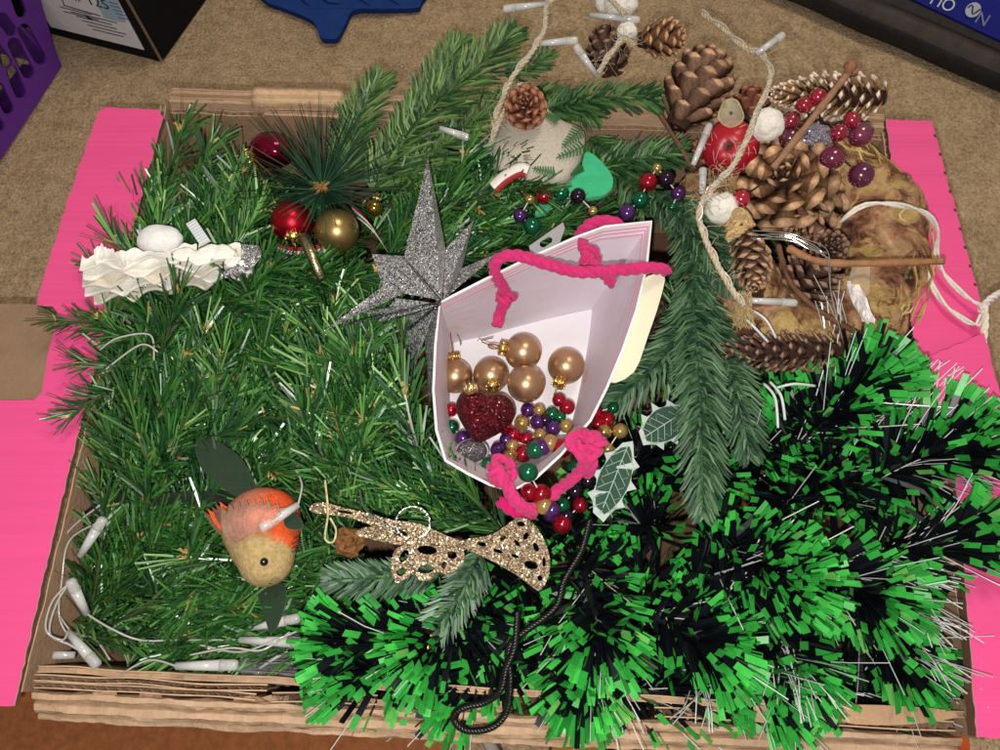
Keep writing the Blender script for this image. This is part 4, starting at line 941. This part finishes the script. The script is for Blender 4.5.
# ------------------------------------------------------------------ bark wreath
mb = MB(); wc = P(800, 240, .165); Rm = S(wc, 86); rows = []
for i in range(181):
    q = 2 * pi * i / 180; row = []
    for j in range(48):
        e = 2 * pi * j / 48; tr = S(wc, 40) * (1 + .16 * nz((cos(q) * 2.2, sin(q) * 2.2, 3)) )
        d = V((cos(q), sin(q) * 1.12, 0)); p = d * (Rm + tr * cos(e)) + V((0, 0, tr * .72 * sin(e)))
        k = .009 * nz(p, 24) + .007 * abs(nz(p, 50)) + .005 * abs(nz(p, 105)) - .004; row.append(wc + p + (d * cos(e) + V((0, 0, sin(e)))) * k)
    rows.append(row)
mb.grid(rows, C(130, 92, 62), True); wr = thing('bark_wreath', 'thick mottled bark wreath with golden patches resting on the pink flap', 'wreath'); mb.build('ring', bark_mat(), wr, True)
mb = MB()
for k in range(70):                                   # fibres and flakes of bark along the ring
    q = U(-1.2, 1.3); e = U(.3, 1.5); r0 = Rm + S(wc, 41) * cos(e); L = U(.1, .35); pts = []
    for s in range(5): qq = q + L * (s / 4 - .5); ee = e + .15 * sin(s + k); rr_ = Rm + S(wc, 42) * cos(ee); pts.append(wc + V((cos(qq) * rr_, sin(qq) * 1.12 * rr_, S(wc, 42) * .72 * sin(ee) + .001)))
    mb.tube(pts, lambda f: .0011 * sin(pi * (.1 + .8 * f)), jit(random.choice([C(176, 140, 84), C(120, 82, 52), C(196, 170, 110)]), .2), 4)
mb.build('bark_fibres', M['bark'], wr)
# ------------------------------------------------------------------ apple, dried slice, cotton balls, berries
ap = thing('apple', 'small red frosted artificial apple on the pine cones', 'apple'); c = P(731, 148, .205); r = S(c, 27); mb = MB(); rows = []
axp = (CAM - c).normalized() + V((-.1, .1, 0)); T, u, v = frame(axp)
for i in range(19):
    th = pi * i / 18; k = 1 - .2 * math.exp(-(th / .22) ** 2); rows.append([c + (T * cos(th) * k * .92 + (u * cos(q) + v * sin(q)) * sin(th) * 1.02) * r * (1 + .03 * nz((cos(q) * 2, sin(q) * 2, th))) for q in (2 * pi * j / 28 for j in range(28))])
mb.grid(rows, lambda i, j: C(96, 40, 36) if i < 1 else jit(C(176, 24, 42), .06), True); mb.build('fruit', M['wax'], ap, True)
mb = MB(); mb.tube([c + T * r * .55, c + T * r * .8, c + T * r * .95 + u * r * .08], .0009, C(110, 70, 50), 6); mb.build('stalk', M['wood'], ap)
mb = MB()
for k in range(26):
    d = (T * U(.3, 1) + u * U(-1, 1) + v * U(-1, 1)).normalized(); p = c + d * r * 1.0; e = d.cross(V((U(-1, 1), U(-1, 1), U(-1, 1)))).normalized() * U(.002, .005); mb.tube([p - e, p + d * .0006, p + e], .0002, C(236, 220, 214), 3, False)
mb.build('frost_fibres', M['fibre'], ap)
mb = MB(); rows = []
for k in (.15, .5, .8, 1): rows.append([P(731 + 12 * k * cos(x) * (1 + .12 * sin(3 * x)), 113 + 14 * k * sin(x), .226 + .005 * k * k + .0015 * sin(4 * x) * k) for x in (2 * pi * i / 22 for i in range(22))])
mb.grid(rows, C(226, 216, 186), True); mb.tube(rows[-1] + [rows[-1][0]], .0007, C(222, 206, 150), 5)
tag(mb.build('dried_slice', M['clear']), 'pale translucent curled slice at the edge of the red apple', 'slice')
for lbl, x, y, z, r in [('white cotton ball resting on the red apple beside the berries', 767, 125, .225, 17), ('white cotton ball under the twine beside a red berry', 721, 208, .22, 16), ('large white cotton ball at the far end of the twine', 621, 2, .2, 17), ('small white cotton ball against the small pale brown cone', 627, 32, .2, 10), ('half hidden cotton ball beside the large white one', 606, 2, .19, 11)]:
    p = P(x, y, z); mb = MB(); mb.ball(p, S(p, r), C(240, 234, 222), 30, 18, (1, .97, .95), .12, 2.2)
    for k in range(40): d = V((U(-1, 1), U(-1, 1), U(-.2, 1))).normalized(); q = p + d * S(p, r); e = V((U(-1, 1), U(-1, 1), U(-1, 1))) * .0022; mb.tube([q - e * .5, q + d * .0008, q + e], .00012, C(240, 236, 226), 3, False)
    tag(mb.build('cotton_ball', M['cotton'], smooth=True), lbl, 'cotton ball')
be = thing('berry_pick', 'wired pick of frosted dark red berries between the pine cones', 'berries'); hub = P(828, 128, .215); mb = MB()
for x, y, r, z, c in [(818, 97, 8.5, .236, C(150, 16, 44)), (804, 105, 8, .234, C(146, 16, 42)), (791, 121, 8, .23, C(130, 16, 42)), (852, 120, 8, .236, C(150, 18, 46)), (839, 133, 8.5, .236, C(136, 14, 40)), (860, 135, 12, .228, C(112, 40, 66)), (832, 158, 12, .228, C(104, 26, 56)), (861, 175, 12.5, .226, C(86, 24, 54)), (790, 138, 11, .222, C(84, 24, 44)), (741, 199, 9, .222, C(160, 20, 44))]:
    p = P(x, y, z); m2 = MB(); m2.ball(p, S(p, r), c, 24, 14); b_o = m2.build('berry', M['berry'], be, True)
    m3 = MB()
    for k in range(int(r * 4)):
        d = V((U(-1, 1), U(-1, 1), U(-.4, .42))).normalized(); q = p + d * S(p, r) * .99; m3.ball(q, U(.0002, .0004), C(196, 178, 192), 5, 3)
    m3.build('frost', M['felt'], b_o)
    mb.tube(smooth([hub, hub.lerp(p, .5) + V((0, 0, -.006)), p], 4), .0007, C(52, 40, 36), 5)
mb.build('wire_stem', M['wood'], be)
mb = MB(); p = P(815, 135, .222); mb.ball(p, S(p, 15), C(190, 186, 200), 22, 12, (1, .8, .6), .5, 3.2); tag(mb.build('foil_lump', M['glitter']), 'crumpled silver frosted lump among the dark red berries', 'ornament')
# ------------------------------------------------------------------ twigs
for lbl, pp, r, c in [('straight reddish twig crossing the long pine cone and berries', [(852, 68, .25), (815, 115, .248), (773, 168, .24)], .0026, C(156, 116, 90)),
                      ('bent brown twig reaching over the bark wreath to the pink flap', [(788, 248, .215), (822, 262, .222), (880, 263, .225), (943, 261, .222)], .0026, C(164, 116, 82)),
                      ('thin dark twig sloping down under the bark wreath', [(778, 245, .2), (792, 285, .2), (830, 318, .195), (890, 348, .185)], .002, C(112, 76, 58)),
                      ('short thin brown twig beside the fir tip and large cone', [(660, 115, .195), (682, 150, .195), (690, 165, .19)], .0018, C(110, 78, 62))]:
    mb = MB(); pts = path(pp, 8); mb.tube(pts, lambda f: r * (1 + .12 * sin(f * 19) + .1 * sin(f * 47)), c, 8)
    if 'straight' in lbl: mb.tube([pts[0], P(849, 66, .256)], .0042, C(150, 100, 76), 8); mb.tube([P(853, 64, .25), P(852, 74, .249)], .0042, C(166, 114, 88), 8)
    tag(mb.build('twig', M['wood'], smooth=True), lbl, 'twig')
# ------------------------------------------------------------------ jute twine with lights
JT = C(202, 184, 154)
def twine(label, paths, lights, R=.0022, fuzz=10, seed=0):
    t = thing('twine_light_string', label, 'string lights')
    for pp in paths:
        mb = MB(); pts = path(pp, 8); mb.rope(pts, R, JT, 3, .012, 5, .12)
        L = len(pts)
        for k in range(fuzz):
            p = random.choice(pts); d = V((U(-1, 1), U(-1, 1), U(-.3, 1))).normalized(); e = V((U(-1, 1), U(-1, 1), U(-1, 1))) * .006; mb.tube(smooth([p, p + d * U(.004, .012), p + d * .01 + e], 3), .00016, C(206, 184, 150), 3, False)
        mb.build('twine', M['twine'], t, True)
        mb = MB(); mb.tube([p + V((.002 * sin(i * .9), .002 * cos(i * .9), .0022)) for i, p in enumerate(pts)], .0006, C(222, 220, 214), 5); mb.build('clear_wire', M['wire'], t)
    for a, b in lights: bulb(t, P(*a), P(*b))
    return t
def bulb(t, a, b, r=.0028):
    d = (b - a).normalized(); L = (b - a).length; mb = MB()
    mb.tube([a, a + d * L * .72], lambda f: r * (.7 + .35 * f), C(224, 224, 222), 10); s = mb.build('light_socket', M['wire'], t, True)
    mb = MB(); mb.tube([a + d * L * .72, a + d * L * .78, a + d * L * .95, a + d * L], lambda f: r * (1.22 if f < .3 else 1.05 if f < .9 else .75), C(236, 236, 232), 10); mb.build('bulb', M['clear'], t, True)
    mb = MB(); mb.tube([a + d * L * .7, a + d * L * .8], r * .55, C(150, 146, 140), 6); mb.build('contact', M['plastic'], t)
twine('jute twine light string hanging over the red apple and cotton ball', [[(702, 14, .2), (722, 28, .21), (742, 46, .225), (764, 58, .235), (770, 80, .245), (757, 112, .25), (738, 158, .245), (712, 190, .24), (699, 212, .238), (704, 235, .235), (716, 262, .23), (732, 290, .225), (744, 306, .22)], [(702, 200, .238), (712, 188, .24), (728, 172, .243)]],
      [((756, 54, .236), (784, 34, .242)), ((693, 165, .215), (710, 124, .22)), ((702, 194, .228), (703, 168, .232)), ((742, 300, .2), (797, 303, .2))], fuzz=60)
twine('jute twine light string climbing from the linen ornament past the small cones', [[(492, 128, .19), (500, 105, .2), (512, 78, .215), (532, 52, .225), (545, 28, .225), (547, 6, .22), (565, -4, .215), (600, -8, .21), (625, 15, .21)], [(596, 76, .2), (612, 52, .215), (624, 40, .22), (632, 46, .21)], [(488, 150, .185), (500, 120, .2), (520, 84, .21)]],
      [((546, 4, .222), (503, 9, .226)), ((536, 44, .222), (578, 40, .228)), ((597, 76, .205), (575, 45, .226)), ((590, 15, .2), (640, 20, .205)), ((440, 128, .2), (470, 138, .2))], fuzz=50)
jk = thing('jute_knot', 'tan jute knot and frayed tuft on the grey brown cone', 'jute'); mb = MB()
for k in range(6): mb.rope([P(728 + 24 * f + U(-2, 2), 226 - 16 * sin(pi * f) * (1 - .18 * k) + 3 * k * (1 - f) + U(-2, 2), .222 + .006 * sin(pi * f) + .001 * k) for f in (0, .2, .4, .6, .8, 1)], .0022, jit(C(196, 166, 118), .15), 3, .012, 5, .15)
mb.build('knot', M['twine'], jk, True); mb = MB()
for k in range(120): p = P(U(738, 752), U(290, 300), .215); mb.tube([p, P(U(732, 756), U(312, 330), U(.19, .21))], .0003, jit(C(206, 180, 132), .2), 3, False)
mb.build('frayed_tuft', M['twine'], jk)
# silver wire
mb = MB()
for k in range(5): mb.tube(path([(752 + U(-3, 3), 232 + 2 * k + U(-2, 2), .23), (785, 233 + 1.8 * ((k * 3) % 5), .235), (808, 240 + 2.2 * k, .236), (824 + U(-3, 6), 258 + U(-6, 6), .235)] + ([(831, 292, .23), (842, 338, .22)] if k < 2 else [])), .00032, C(222, 222, 220), 4)
tag(mb.build('silver_wire', M['shiny']), 'bundle of thin silver wires over the dark open cone', 'wire')
# white cord with knot over the right flap
mb = MB(); WC = C(236, 226, 214)
mb.rope(path([(840, 222, .21), (862, 206, .222), (890, 204, .224), (925, 213, .21), (938, 232, .195), (936, 252, .18), (945, 275, .178), (968, 298, .178), (984, 306, .18)]), .0021, WC, 2, .06)
mb.rope(path([(932, 258, .178), (930, 280, .176), (945, 305, .176), (968, 322, .177), (977, 326, .179), (984, 308, .184)]), .0021, WC, 2, .06)
mb.rope(path([(980, 310, .186), (992, 298, .182), (1003, 292, .178)]), .0028, C(232, 220, 222), 2, .012); mb.rope(path([(984, 304, .187), (985, 325, .182), (981, 358, .176)]), .0026, C(240, 226, 208), 3, .02)
tag(mb.build('knotted_string', M['rope'], smooth=True), 'white knotted cord loop trailing over the pink flap', 'cord')
mb = MB(); rows = []
for i in range(9):
    f = i / 8; w_ = 8 + 10 * sin(pi * (.15 + .75 * f)); rows.append([P(853 + 16 * f + w_ * (j / 6 - .5) + U(-2, 2), 283 + 40 * f + 4 * (j / 6 - .5) + U(-2, 2), .212 + U(-.004, .004) + .004 * sin(pi * j / 6)) for j in range(7)])
mb.grid(rows, lambda i, j: jit(C(240, 232, 228), .04)); mb.tube([P(862, 266, .2), P(858, 290, .21)], lambda f: .006 + .002 * f, C(190, 160, 116), 8)
tag(mb.build('paper_tuft', M['cotton']), 'white torn paper tuft on the bark wreath', 'paper')
wcab = thing('white_cable', 'white cable pieces under the edge of the pine cones', 'cable')
for a, b, c in [((735, 310), (752, 325), (768, 342)), ((742, 306), (764, 318), (776, 338)), ((764, 384), (775, 398), (778, 428)), ((770, 382), (781, 396), (785, 420)), ((776, 388), (794, 384), (815, 386))]:
    mb = MB(); mb.tube(path([(*a, .2), (*b, .205), (*c, .2)]), .001, C(206, 208, 208), 6); mb.build('cable_piece', M['plastic'], wcab, True)

# ================================================================== linen ornament, green felt, candy cane
ln = thing('linen_ornament', 'cream linen heart ornament printed with green fern leaves', 'ornament')
lo_ = sm2([(520, 92), (508, 108), (492, 150), (498, 172), (520, 182), (548, 186), (568, 180), (580, 162), (584, 132), (560, 118), (540, 100)], 5)
lz = lambda p: .19 + .012 * max(0, 1 - ((p[0] - 545) ** 2 + (p[1] - 145) ** 2) / 2400)
mb = MB(); rings = []
for k in (1, .93, .8, .6, .35, .1): rings.append([P(545 + (x - 545) * k, 145 + (y - 145) * k, .182 + (.014 * math.sqrt(max(0, 1 - k * k)))) for x, y in lo_])
mb.grid([[p - V((0, 0, .008)) for p in rings[0]]] + rings, C(214, 202, 184), True); mb.face(range(len(mb.v) - len(lo_), len(mb.v)), C(214, 202, 184)); body = mb.build('fabric', M['linen'], ln, True)
def fern(x0, y0, x1, y1, wd):
    mb = MB(); a, b = V((x0, y0, 0)), V((x1, y1, 0)); t = (b - a).normalized(); nn = V((-t.y, t.x, 0)); z_ = lambda x, y: .2035 if abs(x - 548) < 18 else .2005
    def Q(p): k = min(1, math.dist((p.x, p.y), (545, 145)) / 44); return P(p.x, p.y, .1828 + .0142 * math.sqrt(max(0, 1 - k * k)) + .0008)
    mb.tube([Q(a), Q(b)], .0004, C(70, 104, 66), 4)
    for i in range(8):
        f = .08 + i * .11; w_ = wd * (1 - f * .75)
        for s in (1, -1):
            p = a.lerp(b, f); q = p + nn * s * w_ + t * w_ * .35
            vs = [Q(p - t * 1.3), Q(p + t * 1.3), Q(q + t * .9), Q(q - t * .5)]; mb.quad(*vs, jit(C(66, 108, 64), .1))
    mb.build('fern_print', M['print'], body)
fern(582, 128, 562, 148, 9); fern(586, 146, 556, 158, 8); fern(556, 174, 532, 168, 7); fern(560, 120, 540, 112, 6); fern(584, 166, 570, 176, 5)
mb = MB(); gp = sm2([(586, 152), (600, 160), (613, 178), (608, 192), (590, 198), (560, 196), (548, 210), (535, 214), (545, 196), (566, 184), (580, 170)], 4)
mb.plate([gp], lambda p: P(*p, .183 + .003 * nz((p[0] * .08, p[1] * .08, 0))), V((0, 0, -.004)), C(64, 186, 132)); tag(mb.build('felt_piece', M['felt']), 'mint green felt piece beside the linen ornament', 'felt')
cc = thing('candy_stick', 'small red, green and white striped cane piece beside the linen ornament', 'ornament')
pts = path([(494, 188, .19), (505, 178, .195), (520, 170, .2), (528, 172, .2)], 10); mb = MB(); mb.tube(pts, lambda f: .0055, lambda i, j: [C(232, 222, 214), C(180, 60, 60), C(232, 222, 214), C(40, 120, 90)][(j // 3) % 4], 12); mb.build('stick', M['plastic'], cc, True)
# striped ribbon by the red and gold baubles
for lbl, pp in [('red, green and white striped ribbon under the satin red bauble', [(280, 252, .165), (300, 256, .17), (330, 252, .17)]), ('red, green and white striped ribbon beside the old gold bauble', [(354, 212, .175), (370, 226, .18), (384, 246, .18)])]:
    mb = MB(); p_ = path(pp, 10); mb.grid([[p + V((.002 * k, -.0035 * k, .001)) for k in (-2, -1, 0, 1, 2)] for p in p_], lambda i, j: [C(200, 40, 56), C(236, 230, 226), C(34, 116, 76), C(236, 230, 226)][j]); tag(mb.build('striped_ribbon', M['cloth']), lbl, 'ribbon')

# ================================================================== LED string lights bottom left
sl = thing('led_string_light', 'clear LED string lights with white sockets in the corner around the robin garland', 'string lights')
for a, b in [((80, 556, .17), (104, 518, .18)), ((87, 614, .165), (70, 580, .185)), ((68, 632, .16), (98, 666, .165)), ((62, 618, .13), (28, 616, .13)), ((75, 655, .14), (26, 656, .14)), ((176, 666, .178), (238, 665, .178)), ((240, 640, .165), (312, 643, .17)), ((298, 505, .205), (260, 529, .215)), ((322, 350, .19), (292, 366, .195)), ((250, 628, .16), (300, 618, .165))]: bulb(sl, P(*a), P(*b), .0033)
mb = MB()
for pp in [[(70, 582, .18), (52, 602, .18), (46, 630, .175), (62, 640, .17), (68, 632, .165)], [(70, 582, .18), (56, 605, .178), (50, 634, .172), (70, 645, .165), (95, 660, .165)], [(87, 614, .168), (110, 628, .17), (140, 640, .165), (180, 640, .16), (240, 640, .165)], [(176, 666, .178), (150, 660, .17), (125, 672, .165), (110, 685, .15)], [(104, 520, .175), (70, 540, .165), (62, 580, .16), (60, 620, .155), (80, 650, .155)], [(100, 505, .17), (66, 535, .16), (58, 575, .155)], [(322, 350, .19), (330, 380, .195), (326, 410, .195), (316, 425, .19)], [(322, 350, .19), (328, 378, .196), (323, 408, .196)], [(60, 560, .15), (55, 600, .15), (70, 630, .15), (95, 640, .15), (110, 660, .15)], [(200, 645, .165), (240, 652, .17), (275, 640, .175), (300, 630, .17)], [(298, 505, .205), (302, 485, .2), (296, 470, .19)], [(190, 655, .17), (230, 648, .175), (262, 650, .175), (290, 632, .17)], [(105, 370, .2), (140, 345, .205), (158, 352, .2)], [(100, 350, .2), (118, 338, .205), (150, 335, .2), (154, 360, .2)]]:
    mb = MB(); mb.tube(path(pp, 8), .0007, C(206, 204, 196), 6); mb.build('clear_wire', M['wire'], sl, True)
mb = MB()
for pp in [[(108, 498, .16), (72, 525, .14), (64, 560, .13), (80, 590, .13), (64, 615, .12)], [(112, 505, .155), (78, 530, .14), (60, 570, .12)], [(30, 640, .1), (70, 650, .12), (110, 640, .13)]]: mb.tube(path(pp, 8), .0014, C(28, 30, 28), 6)
tag(mb.build('dark_cable', M['plastic'], smooth=True), 'dark green cable looped along the bare inner side of the box', 'cable')
# clear wrap and filament bundle
mb = MB(); rows = []
for i in range(15): rows.append([P(240 + 6 * i + U(-2, 2), 650 + 5 * j + U(-2, 2), .146 + .012 * nz((i * .5, j * .6, 3)) + .003 * rnd()) for j in range(8)])
mb.grid(rows, C(214, 216, 218)); tag(mb.build('clear_wrap', M['film'], smooth=True), 'crumpled clear plastic wrap at the front edge of the robin garland', 'wrap')
mb = MB()
for k in range(70): y = U(640, 678); mb.tube([P(235 + U(-8, 30), 660 + (y - 660) * .6, U(.13, .155)), P(318, y, U(.14, .165))], .0004, jit(C(120, 116, 112), .5), 3, False)
o = mb.build('filament_bundle', M['fibre']); tag(o, 'bundle of clear filaments running into the tinsel beside the clear wrap', 'filaments'); o['kind'] = 'stuff'
# clear bag glints at the lower right
mb = MB(); rows = []
for i in range(9): rows.append([P(905 + 5 * i + U(-3, 3), 630 + 10 * j + U(-3, 3), .12 + .02 * rnd()) for j in range(9)])
mb.grid(rows, C(216, 210, 196)); tag(mb.build('clear_wrap', M['film'], smooth=True), 'crumpled clear plastic wrap in the corner under the tinsel fibres', 'wrap')
mb = MB()
for k in range(60): mb.tube([P(905 + U(-5, 10), 665 + U(-15, 20), .14), P(960 + U(-10, 10), 690 + U(-22, 14), .15)], .0003, jit(C(90, 66, 50), .4), 3, False)
o = mb.build('dark_bristles', M['fibre']); tag(o, 'dark bristles in the corner of the box beside the clear wrap', 'bristles'); o['kind'] = 'stuff'
# black braided cord
mb = MB(); mb.rope(path([(590, 520, .205), (582, 550, .21), (565, 580, .215), (555, 608, .218), (520, 635, .215), (508, 650, .212), (510, 680, .205), (506, 712, .195), (490, 728, .19), (465, 730, .188), (453, 718, .19), (462, 708, .195), (485, 702, .2), (500, 690, .208), (506, 668, .214), (515, 645, .218), (518, 612, .212)], 6), .0021, C(13, 12, 14), 4, .008, 5, .4)
tag(mb.build('braided_cord', M['plastic'], smooth=True), 'black braided cord loop hanging over the front edge of the box', 'cord')
mb = MB(); mb.tube(path([(431, 634, .19), (426, 655, .192), (418, 680, .19), (415, 705, .186)]), .0005, C(206, 176, 60), 4); tag(mb.build('gold_thread', M['gold']), 'gold thread hanging from the fir tip over the tinsel', 'thread')
# purple tinsel remnants and dark stems deep in the box behind
mb = MB()
for k in range(160):
    x, y = random.choice([(600, 205), (640, 140), (660, 330), (640, 420), (400, 160)]); p = P(x + U(-35, 35), y + U(-18, 18), U(.13, .165)); d = V((U(-1, 1), U(-1, 1), U(-.2, .8))).normalized() * U(.01, .022); mb.tube([p, p + d], .0006, jit(C(86, 68, 72), .4), 3, False)
o = mb.build('twiggy_filling', M['wood']); tag(o, 'dull purple brown twiggy filling showing between fir branches and beads', 'twigs'); o['kind'] = 'stuff'
# deep filling below the right half
gg = thing('pine_garland', 'dark green pine garland deep in the box below the fir branches and cones', 'garland')
for k in range(90):
    q = (U(480, 890), U(150, 470)); a = U(0, 6.28); z = U(.06, .12)
    if not ok_spot(P(*q, z), V((cos(a), sin(a), 0)), .09): continue
    put(random.choice(SPR), 'sprig', gg, P(*q, z), V((cos(a), sin(a), U(-.1, .3))), U(0, 6), 1.1)
